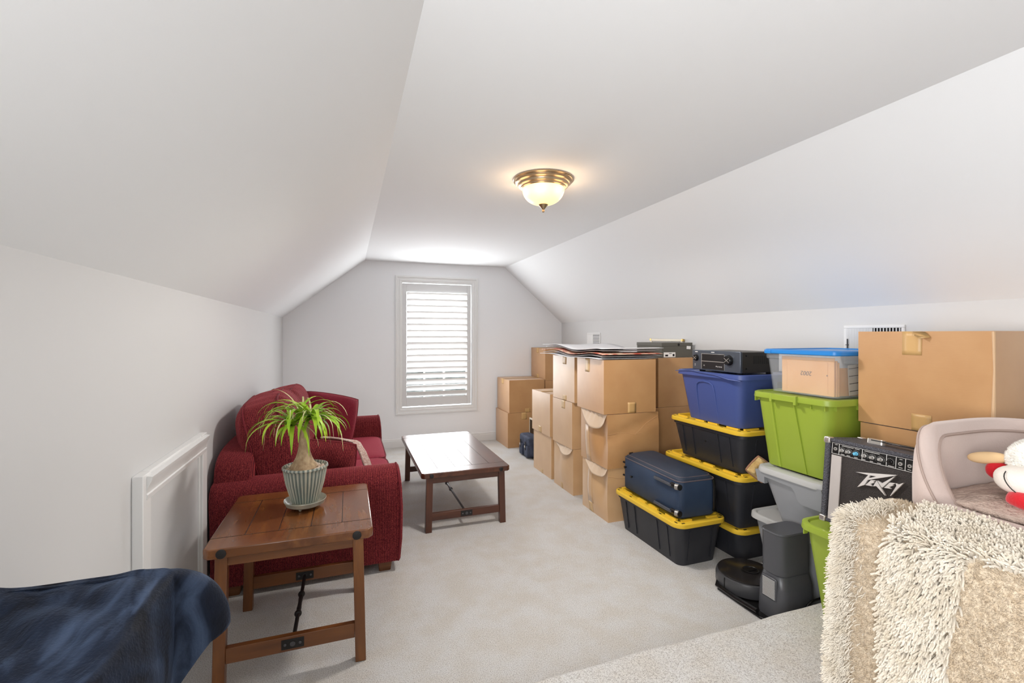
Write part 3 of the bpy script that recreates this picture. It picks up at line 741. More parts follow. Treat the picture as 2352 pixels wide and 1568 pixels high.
# row c
def crush_c1(u, v, w):
    d = Vector((0, 0, 0))
    if u < -0.99:
        d.x -= 0.02 * math.sin(PI * w) * (1 - v * v); d.x += 0.045 * max(0, 1 - abs(v + 0.55) * 2.2) * max(0, 1 - abs(w - 0.62) * 2.2)
    if v < -0.99: d.y += 0.015 * math.sin(PI * w) * max(0, -u)
    return d
def crush_c2(u, v, w):
    d = Vector((0, 0, 0))
    if u < -0.99:
        d.x -= 0.018 * math.sin(PI * w) * (1 - v * v); d.x += 0.05 * max(0, 1 - abs(v + 0.6) * 2.2) * max(0, 1 - abs(w - 0.5) * 2)
    if v < -0.99:
        d.y -= 0.012 * math.sin(PI * w) * (1 - u * u) - 0.012 * max(0, 1 - abs(w - 0.75 - 0.2 * u) * 6)
    return d
carton('crumpled bottom box of the front stack, torn open at its top edge', 1.935, 2.40, 3.17, 3.59, 0, 0.423, [('x', 0.1, 0.4, 0.0, 0.2, TL), ('x', -0.02, 0.42, 0.2, 1.0, M_card2)], m=M_card2, flaps=False, deform=crush_c1,
       lens=[('x', -0.98, 0.75, 0.2, 0.03, M_cardin)], creases=[('x', [(-0.2, 0.42), (0.98, 0.38)]), ('y', [(-0.98, 0.86), (-0.5, 0.8), (0.5, 0.86), (0.98, 0.82)])])
carton('creased middle box of the front stack with its pale flap hanging out', 1.925, 2.41, 3.165, 3.60, 0.425, 0.853, [('x', 0.15, 0.5, 0.0, 0.7, M_card2)], m=M_card, flaps=False, deform=crush_c2,
       lens=[('x', -0.96, 0.97, 0.30, 0.035, M_cardin)],
       creases=[('y', [(-0.95, 0.63), (-0.4, 0.66), (0.0, 0.6), (0.5, 0.8), (0.98, 0.92)]), ('y', [(-0.98, 0.58), (0.2, 0.62), (0.98, 0.55)]), ('y', [(-0.9, 0.05), (-0.95, 0.6)])])
carton('broad top box of the front stack, under the poster sheets', 1.905, 2.385, 3.17, 3.64, 0.855, 1.285, [('y', -0.10, 0.22, 0, 0.2, TP), ('x', 0.0, 0.34, 0.74, 1.0, TL)], m=M_card, flaps=False, rz=-1.5)
# row d, against the wall
carton('lower box squeezed between the front stack and the yellow-lidded totes', 2.50, 2.975, 3.33, 4.04, 0, 0.853, [], flaps=False)
carton('box carrying the grey shoe box against the right wall', 2.53, 2.975, 3.33, 4.04, 0.855, 1.282, [], flaps=False)
# right foreground stack on the raised floor
carton('bottom carton on the raised floor beneath the largest carton', 2.49, 2.98, 1.09, 1.60, PZ, 0.61, [], flaps=False)
carton('middle carton between the amplifier and the largest carton', 2.475, 2.98, 1.10, 1.625, 0.612, 1.04, [('x', -0.3, 0.02, 0.55, 1.0, TP), ], flaps=False)
big = carton('largest carton, highest on the right with a peeling tape strip', 2.47, 2.985, 1.105, 1.632, 1.045, 1.503, [('x', -0.06, 0.24, 0.76, 1.0, TP), ('x', -0.2, 0.1, 0.0, 0.17, TP)], m=M_card, flaps=False)
g = MB(); g.add([(-0.262, -0.03, 0.455), (-0.262, 0.02, 0.456), (-0.29, 0.005, 0.44), (-0.285, -0.02, 0.425), (-0.262, -0.05, 0.43)], [(0, 1, 2, 3, 4)]); g.build('peeled_tape', M_tape, big, solid=0.002)
g = MB(); g.tube([(-0.259, -0.2635, 0.003), (-0.263, -0.2645, 0.12), (-0.2605, -0.2665, 0.3), (-0.258, -0.263, 0.455)], [0.006, 0.007, 0.004, 0.006], 6); g.build('worn_edge', M_card2, big)

# ------------------------------------------------------------------ poster sheets lying across the boxes
M_sheet = mat('sheet_grey', rgb(176, 176, 176), 0.55); M_sheetw = mat('sheet_white', rgb(226, 226, 228), 0.5)
M_art = mat('red_print', rgb(186, 84, 66), 0.5, col2=rgb(228, 196, 170), nscale=16, ndetail=6, lo=0.42, hi=0.58)
def sheet(k, m, lab, dz, x0, x1, y0, y1):
    g = MB()
    def f(u, v):
        y = y0 + (y1 - y0) * u; x = x0 + (x1 - x0) * v
        z = 1.2935 + dz
        s = (y - 3.25) / 1.1
        z += (0.010 + 0.004 * k) * (0.5 + 0.5 * math.tanh((y - 3.98) * 8)) + 0.010 * math.sin((y - 3.2) * 9 + 0.3 * k) * (0.3 if k == 0 else 1) - 0.004 * math.exp(-((y - 3.72) / 0.1) ** 2)
        z += 0.006 * math.sin(x * 9 + k)*(u)
        return Vector((x, y, z))
    g.grid(f, 40, 8)
    o = g.build('poster_sheet', m, solid=0.004); tag(o, lab, 'poster', 'stiff sheets stacked on the boxes'); return o
sheet(0, M_sheetw, 'lowest sheet of the wavy pile on the boxes', 0.000, 1.86, 2.42, 3.19, 4.36)
sheet(1, M_sheet, 'grey sheet second from the bottom of the wavy pile', 0.016, 1.88, 2.45, 3.17, 4.33)
sheet(2, M_art, 'sheet with a red painted print in the wavy pile', 0.034, 1.87, 2.44, 3.15, 4.34)
sheet(3, M_sheet, 'grey backing sheet directly above the red print', 0.055, 1.90, 2.46, 3.20, 4.30)
sheet(4, M_sheetw, 'pale topmost sheet of the wavy pile', 0.072, 1.88, 2.47, 3.18, 4.34)

# ------------------------------------------------------------------ shoe box and picture frame
sb = thing('shoe_box', 'dark grey shoe box with paper label, on boxes by the right wall', 'box', (2.785, 3.585, 1.2825))
M_shoe = mat('shoe_box_card', rgb(92, 90, 82), 0.5)
g = MB(); g.box(-0.165, 0.165, -0.185, 0.185, 0, 0.125); g.build('box_body', M_shoe, sb, bevel=0.001)
g = MB(); g.box(-0.168, 0.168, -0.188, 0.188, 0.100, 0.13); lid = g.build('lid', M_shoe, sb, bevel=0.0015)
g = MB(); g.box(-0.145, -0.02, -0.187, -0.1855, 0.002, 0.045); g.build('paper_label', M_white, sb, smooth=False)
g = MB(); g.box(-0.13, -0.10, -0.1878, -0.187, 0.01, 0.025); g.box(-0.05, -0.03, -0.1878, -0.187, 0.01, 0.03); g.box(-0.09, -0.06, -0.1878, -0.187, 0.033, 0.037); g.build('label_print', M_blk, sb, smooth=False)
g = MB(); g.box(0.095, 0.14, -0.190, -0.1885, 0.080, 0.108, Matrix.Rotation(R(4), 4, 'Y')); g.build('sticker', M_white, sb, smooth=False)
g = MB(); g.lathe([(0.012, 0), (0.012, 0.0008)], 16, M=Matrix.Translation((0.015, -0.1884, 0.112)) @ Matrix.Rotation(R(90), 4, 'X')); g.build('finger_hole', M_slot, sb)
fr = thing('picture_frame', 'thin pale picture frame with gilt corners leaning on the right wall', 'picture frame', (2.968, 3.80, 1.284)); fr.rotation_euler = (0, R(5), 0)
M_gold = mat('gilt', rgb(196, 164, 96), 0.35, metal=0.7); M_ivory = mat('ivory_paint', rgb(232, 224, 206), 0.45)
g = MB()
g.box(-0.01, 0.01, -0.24, 0.24, 0.135, 0.158); g.box(-0.01, 0.01, -0.24, 0.24, 0, 0.02); g.box(-0.01, 0.01, -0.24, -0.22, 0, 0.15); g.box(-0.01, 0.01, 0.22, 0.24, 0, 0.15); g.build('frame', M_ivory, fr, bevel=0.003)
g = MB()
for y in (-0.24, 0.24):
    for z in (0.0, 0.138): g.box(-0.012, 0.012, y - 0.012, y + 0.012, z, z + 0.022)
g.build('gilt_corner', M_gold, fr, bevel=0.002)
g = MB(); g.box(0.0, 0.004, -0.22, 0.22, 0.02, 0.135); g.build('backing', M_sheet, fr)

# ------------------------------------------------------------------ lidded plastic totes
def tote(name, label, x0, x1, y0, y1, z0, z1, m=None, group='black totes with yellow lids', taper=0.035, keyhole=False):
    cx, cy = (x0 + x1) / 2, (y0 + y1) / 2; hx, hy, H = (x1 - x0) / 2, (y1 - y0) / 2, z1 - z0
    t = thing(name, label, 'storage tote', (cx, cy, z0), 0, group)
    lid_h = 0.038; bx, by = hx - 0.022, hy - 0.022; zb = H - lid_h + 0.006
    g = MB()
    g.loft([rrect(0, 0, bx - taper, by - taper, 0.045, 0), rrect(0, 0, bx - taper + 0.002, by - taper + 0.002, 0.05, 0.004), rrect(0, 0, bx - taper * 0.1, by - taper * 0.1, 0.055, zb - 0.03), rrect(0, 0, bx + 0.004, by + 0.004, 0.058, zb - 0.028), rrect(0, 0, bx + 0.004, by + 0.004, 0.058, zb)])
    def rib(axis, s, a, w):
        zA, zB = 0.03, zb - 0.035
        for (zz0, zz1, ww) in ((zA + 0.0, (zA + zB) * 0.62, w), ((zA + zB) * 0.62, zB, w * 1.6)):
            r = []
            for z in (zz0, zz1):
                f = z / zb; off = taper * (1 - f) if f < 1 else 0
                e = (bx if axis == 'x' else by) - off
                if axis == 'x': r.append([Vector((s * (e - 0.01), a - ww, z)), Vector((s * (e + 0.006), a - ww, z)), Vector((s * (e + 0.006), a + ww, z)), Vector((s * (e - 0.01), a + ww, z))])
                else: r.append([Vector((a - ww, s * (e - 0.01), z)), Vector((a - ww, s * (e + 0.006), z)), Vector((a + ww, s * (e + 0.006), z)), Vector((a + ww, s * (e - 0.01), z))])
            g.loft(r)
    for s in (-1, 1):
        for a in (-0.62, -0.34, 0.34, 0.62): rib('x', s, a * hy, 0.0035)
        for a in (-0.45, 0.45): rib('y', s, a * hx, 0.0035)
    body = g.build('body', m or M_tote, t, angle=40)
    if keyhole:
        g = MB(); g.lathe([(0.007, 0), (0.007, 0.002)], 12, M=Matrix.Translation((-bx + taper * 0.45 - 0.004, 0.0, H * 0.52)) @ Matrix.Rotation(R(-90), 4, 'Y')); g.build('keyhole', M_slot, t)
    g = MB(); zl = H - lid_h
    g.loft([rrect(0, 0, hx - 0.018, hy - 0.018, 0.06, zl), rrect(0, 0, hx - 0.002, hy - 0.002, 0.07, zl), rrect(0, 0, hx, hy, 0.072, zl + 0.004), rrect(0, 0, hx - 0.002, hy - 0.002, 0.07, H - 0.014), rrect(0, 0, hx - 0.008, hy - 0.008, 0.066, H - 0.010),
            rrect(0, 0, hx - 0.042, hy - 0.042, 0.05, H - 0.010), rrect(0, 0, hx - 0.046, hy - 0.046, 0.048, H - 0.02)])
    # raised locating ridges
    zt = H - 0.011
    rw, rh = 0.008, 0.011
    ix, iy = hx - 0.05, hy - 0.05
    for s in (-1, 1):
        for (a0, a1) in ((-0.92, -0.6), (-0.34, -0.06), (0.06, 0.34), (0.6, 0.92)):
            g.box(s * ix - rw, s * ix + rw, a0 * iy, a1 * iy, H - 0.02, H)
        for (a0, a1) in ((-0.92, -0.4), (0.4, 0.92)):
            g.box(a0 * ix, a1 * ix, s * iy - rw, s * iy + rw, H - 0.02, H)
    lidp = g.build('lid', M_yel, t, angle=40)
    g = MB()
    for s in (-1, 1):
        for a in (-0.86, -0.45, 0.45, 0.86): g.box(s * (hx - 0.024) - 0.005, s * (hx - 0.024) + 0.005, a * hy - 0.012, a * hy + 0.012, H - 0.0105, H - 0.0092)
        for a in (-0.72, 0.72): g.box(a * hx - 0.012, a * hx + 0.012, s * (hy - 0.024) - 0.005, s * (hy - 0.024) + 0.005, H - 0.0105, H - 0.0092)
    g.build('hasp_slot', M_slot, lidp, smooth=False)
    return t
tote('storage_tote', 'black tote with yellow lid under the navy suitcase', 1.945, 2.352, 2.362, 3.125, 0, 0.300)
tote('storage_tote', 'lowest yellow-lidded black tote, on the carpet by the robot vacuum', 2.375, 2.87, 2.30, 3.02, 0, 0.222, taper=0.03)
tote('storage_tote', 'tall black tote with yellow lid, second up behind the suitcase', 2.325, 2.86, 2.25, 3.02, 0.224, 0.585, taper=0.05)
tote('storage_tote', 'black tote with yellow lid right under the blue bin', 2.33, 2.87, 2.235, 2.955, 0.587, 0.880, taper=0.045, keyhole=True)

# ------------------------------------------------------------------ plain bins
def bin_(name, label, x0, x1, y0, y1, z0, z1, m, taper, kind, group=None, rz=0, lid=True, ml=None):
    cx, cy = (x0 + x1) / 2, (y0 + y1) / 2; hx, hy, H = (x1 - x0) / 2, (y1 - y0) / 2, z1 - z0
    t = thing(name, label, 'storage bin', (cx, cy, z0), R(rz), group)
    rim = 0.024; bx, by = hx - rim, hy - rim; zl = H - 0.028
    def e(z): return taper * (1 - z / zl)
    g = MB()
    g.loft([rrect(0, 0, bx - taper, by - taper, 0.04, 0), rrect(0, 0, bx - taper + 0.003, by - taper + 0.003, 0.045, 0.005), rrect(0, 0, bx - e(zl * 0.99), by - e(zl * 0.99), 0.06, zl)])
    if kind == 'green':
        # recessed centre panels read as raised ribs and an arched edge
        for s in (-1, 1):
            def ribx(a0, a1, lean, w0=0.006):
                r = []
                for z in (0.004, zl - 0.002):
                    f = z / zl; c = a0 + (a1 - a0) * f; ee = bx - e(z)
                    r.append([Vector((s * (ee - 0.01), c - w0 * 2.2, z)), Vector((s * (ee + 0.009), c - w0, z)), Vector((s * (ee + 0.009), c + w0, z)), Vector((s * (ee - 0.01), c + w0 * 2.2, z))])
                g.loft(r)
            ribx(hy * 0.34, hy * 0.45, 0); ribx(-hy * 0.30, -hy * 0.12, 0, 0.0015)
            for a in (-0.82, -0.52, 0.52 if False else 0.86):
                g.box(s * (bx - 0.003) - 0.011, s * (bx - 0.003) + 0.011, a * hy - 0.0025, a * hy + 0.0025, zl - 0.03, zl)
        for s in (-1, 1):
            for a in (-0.8, -0.3, 0.3, 0.8): g.box(a * hx - 0.0025, a * hx + 0.0025, s * (by - 0.003) - 0.011, s * (by - 0.003) + 0.011, zl - 0.03, zl)
    if kind == 'blue':
        for s in (-1, 1):
            pts = [(-0.09, 0.0), (-0.085, 0.62), (-0.075, 0.74), (-0.05, 0.79), (0, 0.81), (0.05, 0.79), (0.075, 0.74), (0.085, 0.62), (0.09, 0.0)]
            q = [Vector((s * (bx - e(z * H) + 0.003), a + 0.03, max(z * H, 0.012))) for a, z in pts]
            g.tube(q, [0.002, 0.004, 0.006, 0.007, 0.007, 0.007, 0.006, 0.004, 0.002], 8)
    if kind == 'grey':
        # deep stepped collar under the rim
        for s in (-1, 1):
            poly = [(hy * 0.93, zl), (hy * 0.93, zl - 0.07), (hy * 0.72, zl - 0.075), (hy * 0.68, zl - 0.032), (-hy * 0.1, zl - 0.04), (-hy * 0.16, zl - 0.06), (-hy * 0.2, zl - 0.11), (-hy * 0.3, zl - 0.125), (-hy * 0.9, zl - 0.125), (-hy * 0.9, zl)]
            g.prism(poly, lambda y, z: Vector((s * (bx - e(z) - 0.01), y, z)), lambda y, z: Vector((s * (bx - e(z) + 0.016), y, z)))
    g.build('body', m, t, angle=40)
    g = MB(); A = []
    if kind == 'grey':
        A = [rrect(0, 0, hx - 0.02, hy - 0.02, 0.06, zl - 0.004), rrect(0, 0, hx - 0.002, hy - 0.002, 0.075, zl - 0.006), rrect(0, 0, hx, hy, 0.078, zl), rrect(0, 0, hx - 0.006, hy - 0.006, 0.075, H - 0.004), rrect(0, 0, hx - 0.016, hy - 0.016, 0.07, H), rrect(0, 0, hx - 0.06, hy - 0.06, 0.05, H - 0.001), rrect(0, 0, hx - 0.066, hy - 0.066, 0.05, H - 0.008)]
    else:
        A = [rrect(0, 0, hx - 0.02, hy - 0.02, 0.06, zl - 0.002), rrect(0, 0, hx - 0.001, hy - 0.001, 0.075, zl - 0.004), rrect(0, 0, hx, hy, 0.078, zl), rrect(0, 0, hx - 0.003, hy - 0.003, 0.076, H - 0.004), rrect(0, 0, hx - 0.012, hy - 0.012, 0.07, H), rrect(0, 0, hx - 0.024, hy - 0.024, 0.06, H - 0.001), rrect(0, 0, hx - 0.03, hy - 0.03, 0.058, H - 0.009)]
    g.loft(A)
    g.build('lid', ml or m, t, angle=40)
    if kind == 'green':
        for s in (-1, 1):
            g = MB(); g.box(s * hx - 0.009, s * hx + 0.009, -0.075 + 0.02, 0.075 + 0.02, zl - 0.006, H - 0.001)
            for a in (-0.055, 0.095): g.box(s * hx - 0.011, s * hx + 0.011, a - 0.012 + 0.0, a + 0.004, zl - 0.02, H + 0.001)
            g.build('latch', m, t, bevel=0.002)
    return t
bin_('storage_bin', 'grey bin at the bottom of its stack behind the robot vacuum dock', 2.315, 2.88, 1.72, 2.20, 0, 0.408, M_gry, 0.06, 'plain', ml=M_gryl)
bin_('storage_bin', 'upper grey bin with a stepped collar, under the tall green bin', 2.262, 2.86, 1.66, 2.10, 0.41, 0.722, M_gry, 0.075, 'grey', ml=M_gryl)
gb = bin_('storage_bin', 'tall green bin on the grey bin, carrying the clear box', 2.285, 2.93, 1.64, 2.15, 0.724, 1.152, M_grn, 0.045, 'green')
gl = bin_('storage_bin', 'green bin with marker writing, under the guitar amplifier', 2.005, 2.455, 1.06, 1.622, PZ, 0.609, M_grn, 0.05, 'green', rz=0)
# handwriting on the near green bin (visible beside the blanket)
M_ink = M_marker
def strokes(parent, name, strs, f, r=0.0016):
    g = MB()
    for s in strs: g.tube([f(*p) for p in s], r, 5)
    return g.build(name, M_ink, parent)
A_ = [[(0, 0), (0.012, 0.035), (0.024, 0)], [(0.004, 0.012), (0.022, 0.014)]]
P_ = [[(0.034, 0), (0.036, 0.035)], [(0.036, 0.035), (0.052, 0.03), (0.05, 0.018), (0.035, 0.016)]]
K_ = [[(0.0, -0.055), (0.002, -0.02)], [(0.02, -0.022), (0.002, -0.04), (0.022, -0.056)]]
V_ = [[(0.034, -0.02), (0.042, -0.055), (0.052, -0.025), (0.06, -0.055)]]
def onbin(a, b): # a toward -Y, b up; local coords of bin gl
    zz = 0.275 + b; bxx = 0.225 - 0.024 - 0.05 * (1 - zz / 0.42)
    return Vector((-bxx - 0.001, 0.108 - a, zz))
strokes(gl, 'handwriting', A_ + P_ + K_ + V_, onbin)
bb = bin_('storage_bin', 'blue bin with a dented lid under the receiver', 2.295, 2.86, 2.215, 2.84, 0.882, 1.232, M_blu, 0.05, 'blue')
g = MB()
g.tube([(-0.282, 0.29, 0.338), (-0.286, 0.12, 0.352), (-0.286, 0.04, 0.345), (-0.285, -0.1, 0.338), (-0.286, -0.22, 0.318), (-0.27, -0.3, 0.312)], [0.004, 0.006, 0.006, 0.007, 0.009, 0.004], 8, flat=0.6)
g.build('split_rim', M_blu, bb)
g = MB(); g.box(0.02, 0.2, -0.313, -0.309, 0.24, 0.30); g.build('handle_recess', M_slot, bb, bevel=0.02)

# clear box with blue lid and envelopes
M_clear = bpy.data.materials.new('clear_plastic'); M_clear.use_nodes = True
nt = M_clear.node_tree; p = nt.nodes['Principled BSDF']; p.inputs['Base Color'].default_value = rgb(226, 230, 236); p.inputs['Roughness'].default_value = 0.2
tr = nn(nt, 'ShaderNodeBsdfTransparent'); ms = nn(nt, 'ShaderNodeMixShader'); ms.inputs[0].default_value = 0.13
nt.links.new(tr.outputs[0], ms.inputs[1]); nt.links.new(p.outputs[0], ms.inputs[2]); nt.links.new(ms.outputs[0], nt.nodes['Material Output'].inputs[0])
M_bluelid = mat('blue_lid', rgb(36, 128, 204), 0.3, spec=0.5)
cb = thing('clear_storage_box', 'clear plastic box with blue lid standing on the tall green bin', 'storage box', (2.64, 1.895, 1.1535))
def er(h, k, z): return rrect(0, 0, 0.245 + h * 0.02 + k, 0.195 + h * 0.02 + k, 0.035, z)
g = MB(); g.loft([er(0, -0.004, 0.003), er(0, 0, 0.0), er(0.85, 0, 0.19), er(0.9, 0.006, 0.195), er(1, 0.006, 0.225), er(1, 0.002, 0.225), er(0.85, -0.004, 0.19), er(0, -0.004, 0.003)], cap0=True, cap1=False)
g.build('body', M_clear, cb, angle=40)
g = MB(); g.loft([rrect(0, 0, 0.278, 0.228, 0.04, 0.222), rrect(0, 0, 0.282, 0.232, 0.045, 0.226), rrect(0, 0, 0.281, 0.231, 0.045, 0.242), rrect(0, 0, 0.272, 0.222, 0.04, 0.249), rrect(0, 0, 0.255, 0.205, 0.035, 0.249), rrect(0, 0, 0.25, 0.2, 0.03, 0.243)])
g.build('lid', M_bluelid, cb, angle=40)
g = MB(); g.box(-0.285, -0.276, 0.16, 0.20, 0.222, 0.24); g.build('latch', M_bluelid, cb, bevel=0.002)
M_env = mat('manila_paper', rgb(226, 168, 104), 0.6, col2=rgb(232, 180, 122), nscale=6)
M_pencil = mat('pencil', rgb(120, 96, 72), 0.7)
ev = thing('envelope', 'large manila envelope marked 2002, upright in the clear box', 'envelope', (2.412, 1.868, 1.158))
g = MB(); g.box(-0.004, 0.004, -0.155, 0.155, 0, 0.205); g.build('paper', M_env, ev, bevel=0.003)
g = MB(); g.box(-0.0055, -0.004, 0.12, 0.122, 0.01, 0.18); g.box(-0.0055, -0.004, -0.122, -0.12, 0.01, 0.18); g.build('flap_edge', M_env, ev)
text_part('pencil_writing', '2002', 0.034, M_pencil, ev, (-0.0052, 0.0, 0.115), (R(90), R(180), R(-90)), shear=0.2)
g = MB(); g.lathe([(0.004, 0), (0.004, 0.001)], 10, M=Matrix.Translation((-0.0045, -0.118, 0.11)) @ Matrix.Rotation(R(-90), 4, 'Y')); g.build('clasp', M_pencil, ev)
for k, (xx, hh) in enumerate(((2.428, 0.19), (2.442, 0.18))):
    e2 = thing('envelope', ['manila folder directly behind the marked envelope', 'second manila folder behind the marked envelope'][k], 'envelope', (xx, 1.87, 1.158), 0, 'folders in the clear box')
    g = MB(); g.box(-0.003, 0.003, -0.16, 0.15, 0, hh); g.build('paper', M_env, e2, bevel=0.002)
e3 = thing('envelope', 'manila folder standing along the near side of the clear box', 'envelope', (2.58, 1.722, 1.158), R(-4)); g = MB(); g.box(-0.12, 0.12, -0.004, 0.004, 0, 0.15); g.build('paper', M_env, e3, bevel=0.002)
M_form = mat('printed_form', rgb(190, 184, 172), 0.6)
e4 = thing('paper_form', 'printed form on the near side of the clear box', 'paper', (2.56, 1.692, 1.17)); e4.rotation_euler = (0, R(-4), 0)
g = MB(); g.box(-0.07, 0.07, -0.0008, 0.0008, 0, 0.16); g.build('sheet', M_form, e4, smooth=False)
g = MB()
for z in (0.02, 0.06, 0.10, 0.14): g.box(-0.065, 0.06, -0.0014, -0.0008, z, z + 0.003)
g.build('printed_line', M_slot, e4, smooth=False)

# tan cushion corner wedged between totes and grey bins
M_tan = mat('tan_plush', rgb(184, 150, 92), 0.9, col2=rgb(206, 178, 124), nscale=30, bump=0.5, bscale=120)
M_tanp = mat('tan_piping', rgb(150, 110, 84), 0.8)
pillow('tan_cushion', 'tan cushion squeezed between the yellow-lidded totes and the grey bins', (2.40, 2.167, 0.655), (R(0), R(38), R(-38)), (0.062, 0.062), 0.018, M_tan, M_tanp)

# ------------------------------------------------------------------ audio receiver
rc = thing('audio_receiver', 'black audio receiver with two knobs on top of the blue bin', 'receiver', (2.52, 2.51, 1.2245), R(0))
M_panel = mat('receiver_face', rgb(92, 98, 108), 0.3, metal=0.6); M_case = mat('receiver_case', rgb(58, 54, 50), 0.45, metal=0.3)
M_disp = mat('display_glass', rgb(28, 22, 22), 0.06, spec=0.8)
W2 = 0.2175
g = MB(); g.box(-0.13, 0.19, -W2 + 0.004, W2 - 0.004, 0.012, 0.148); g.build('case', M_case, rc, bevel=0.004)
g = MB()
for k in range(8):
    for j in range(7): g.box(-0.035 + k * 0.018, -0.024 + k * 0.018, -W2 + 0.0032, -W2 + 0.0045, 0.072 + j * 0.0075, 0.0765 + j * 0.0075)
g.build('vent_slot', M_slot, rc, smooth=False)
g = MB()
for z in (0.04, 0.125):
    g.lathe([(0.006, 0), (0.006, 0.002), (0.003, 0.003)], 12, M=Matrix.Translation((-0.095, -W2 + 0.004, z)) @ Matrix.Rotation(R(90), 4, 'X'))
g.build('screw', M_blk, rc)
g = MB(); g.box(-0.148, -0.13, -W2, W2, 0.012, 0.152); g.build('front_panel', M_panel, rc, bevel=0.004)
g = MB(); g.box(-0.1495, -0.148, -0.085, 0.125, 0.022, 0.128); ds = g.build('display', M_disp, rc, smooth=False)
g = MB()
for b in ((-0.087, 0.127, 0.126, 0.129), (-0.087, -0.085, 0.02, 0.129), (0.125, 0.127, 0.02, 0.129), (-0.085, 0.125, 0.074, 0.078)): g.box(-0.1508, -0.1495, b[0], b[1], b[2], b[3])
g.build('display_trim', M_chrome, ds, smooth=False)
def knob(y, z, r, d):
    g = MB(); Mx = Matrix.Translation((-0.148, y, z)) @ Matrix.Rotation(R(-90), 4, 'Y')
    g.lathe([(r * 1.12, 0), (r * 1.12, 0.003), (r, 0.004), (r * 0.97, d - 0.002), (r * 0.9, d)], 32, M=Mx); kn = g.build('knob', M_blk, rc)
    g = MB()
    for a in (35, 145): g.box(-0.0014, 0.0014, -r * 0.8, r * 0.8, d - 0.0005, d + 0.0008, Mx @ Matrix.Rotation(R(a), 4, 'Z'))
    g.build('knob_marking', M_chrome, kn, smooth=False)
knob(-0.125, 0.092, 0.031, 0.024); knob(0.178, 0.097, 0.021, 0.018)
g = MB()
for i, (y, z) in enumerate(((-0.03, 0.042), (-0.045, 0.042), (-0.06, 0.042), (-0.015, 0.044), (0.1, 0.045), (0.19, 0.04), (0.19, 0.05))):
    g.lathe([(0.005, 0), (0.005, 0.002), (0.003, 0.003)], 12, M=Matrix.Translation((-0.1495 if i < 5 else -0.148, y, z)) @ Matrix.Rotation(R(-90), 4, 'Y'))
g.build('button', M_chrome, rc)
g = MB(); g.box(-0.1488, -0.148, 0.165, 0.19, 0.137, 0.142); g.box(-0.1488, -0.148, 0.005, 0.035, 0.138, 0.142); g.build('printed_mark', M_white, rc, smooth=False)
g = MB()
for y in (-0.17, 0.17):
    for x in (-0.1, 0.15): g.lathe([(0.02, 0), (0.022, 0.012)], 16, c=(x, y, 0))
g.build('foot', M_blk, rc)

# ------------------------------------------------------------------ suitcase
M_navy = mat('navy_nylon', rgb(42, 56, 78), 0.55, spec=0.35, col2=rgb(52, 68, 92), nscale=3, bump=0.25, bscale=260, bdist=0.002)
M_navyd = mat('navy_top', rgb(40, 50, 66), 0.6, bump=0.2, bscale=200)
M_zip = mat('zip_tape', rgb(92, 82, 86), 0.5)
M_wheel = mat('grey_wheel', rgb(150, 146, 142), 0.35, metal=0.4)
M_skid = mat('grey_skid', rgb(66, 70, 78), 0.3, spec=0.6)
sc_ = thing('suitcase', 'navy soft suitcase lying on the lone yellow-lidded tote', 'suitcase', (2.15, 2.745, 0.302), R(-1.5))
hx, hy, hh = 0.145, 0.335, 0.262
g = MB(); g.loft([rrect(0, 0, hx - 0.012, hy - 0.012, 0.03, 0), rrect(0, 0, hx, hy, 0.04, 0.014), rrect(0, 0, hx + 0.002, hy + 0.002, 0.045, 0.13), rrect(0, 0, hx, hy, 0.045, 0.235), rrect(0, 0, hx - 0.004, hy - 0.004, 0.045, 0.242)])
g.build('shell', M_navy, sc_, angle=50)
g = MB()
rs = []
for (k, z) in ((0.004, 0.238), (0.006, 0.25), (0.012, 0.256), (0.03, 0.268), (0.06, 0.280), (0.10, 0.286)):
    rs.append([p + Vector((0, 0, 0.006 * noise.noise(p * 9))) for p in rrect(0, 0.0, hx - k, hy - k, max(0.05 - k * 0.3, 0.01), z)])
g.loft(rs); g.build('front_pocket', M_navyd, sc_, angle=70)
g = MB()
for k, z, r in ((0.0, 0.238, 0.004), (0.02, 0.259, 0.0035)):
    q = rrect(0, 0, hx - k, hy - k, 0.045, z, n=8); g.tube(q + [q[0]], r, 6, caps=False)
g.build('zip', M_zip, sc_)
g = MB()
for (y0, a) in ((0.13, 0), (0.05, 0)): g.tube([(-0.06, 0.27 - y0, 0.272), (-0.02, 0.30 - y0, 0.274)], 0.0035, 6)
g.tube([(-0.12, 0.28, 0.262), (-0.105, 0.31, 0.266), (-0.07, 0.315, 0.266)], 0.004, 6)
g.build('zip_pull', M_blk, sc_)
for z in (0.205, 0.035):
    g = MB(); g.tube([(-hx - 0.004, -0.08, z + 0.0), (-hx - 0.014, -0.095, z), (-hx - 0.014, -0.25, z), (-hx - 0.010, -0.275, z)], [0.006, 0.011, 0.011, 0.012], 10); g.build('corner_skid', M_skid, sc_)
    g = MB(); g.lathe([(0.006, -0.014), (0.019, -0.012), (0.02, 0), (0.019, 0.012), (0.006, 0.014)], 20, M=Matrix.Translation((-hx - 0.002, -0.312, z)) @ Matrix.Rotation(R(35), 4, 'Z') @ Matrix.Rotation(R(90), 4, 'X') @ Matrix.Scale(1.0, 4)); g.build('wheel', M_wheel, sc_)
    g = MB(); g.tube([(-hx - 0.004, -0.262, z), (-hx + 0.006, -0.334, z)], 0.019, 10); g.build('wheel_housing', M_blk, sc_)
g = MB(); g.tube([(hx - 0.03, -hy - 0.008, 0.03), (hx - 0.03, -hy - 0.014, 0.06), (hx - 0.03, -hy - 0.014, 0.2), (hx - 0.03, -hy - 0.006, 0.235)], 0.009, 8); g.build('side_piping', M_blk, sc_)
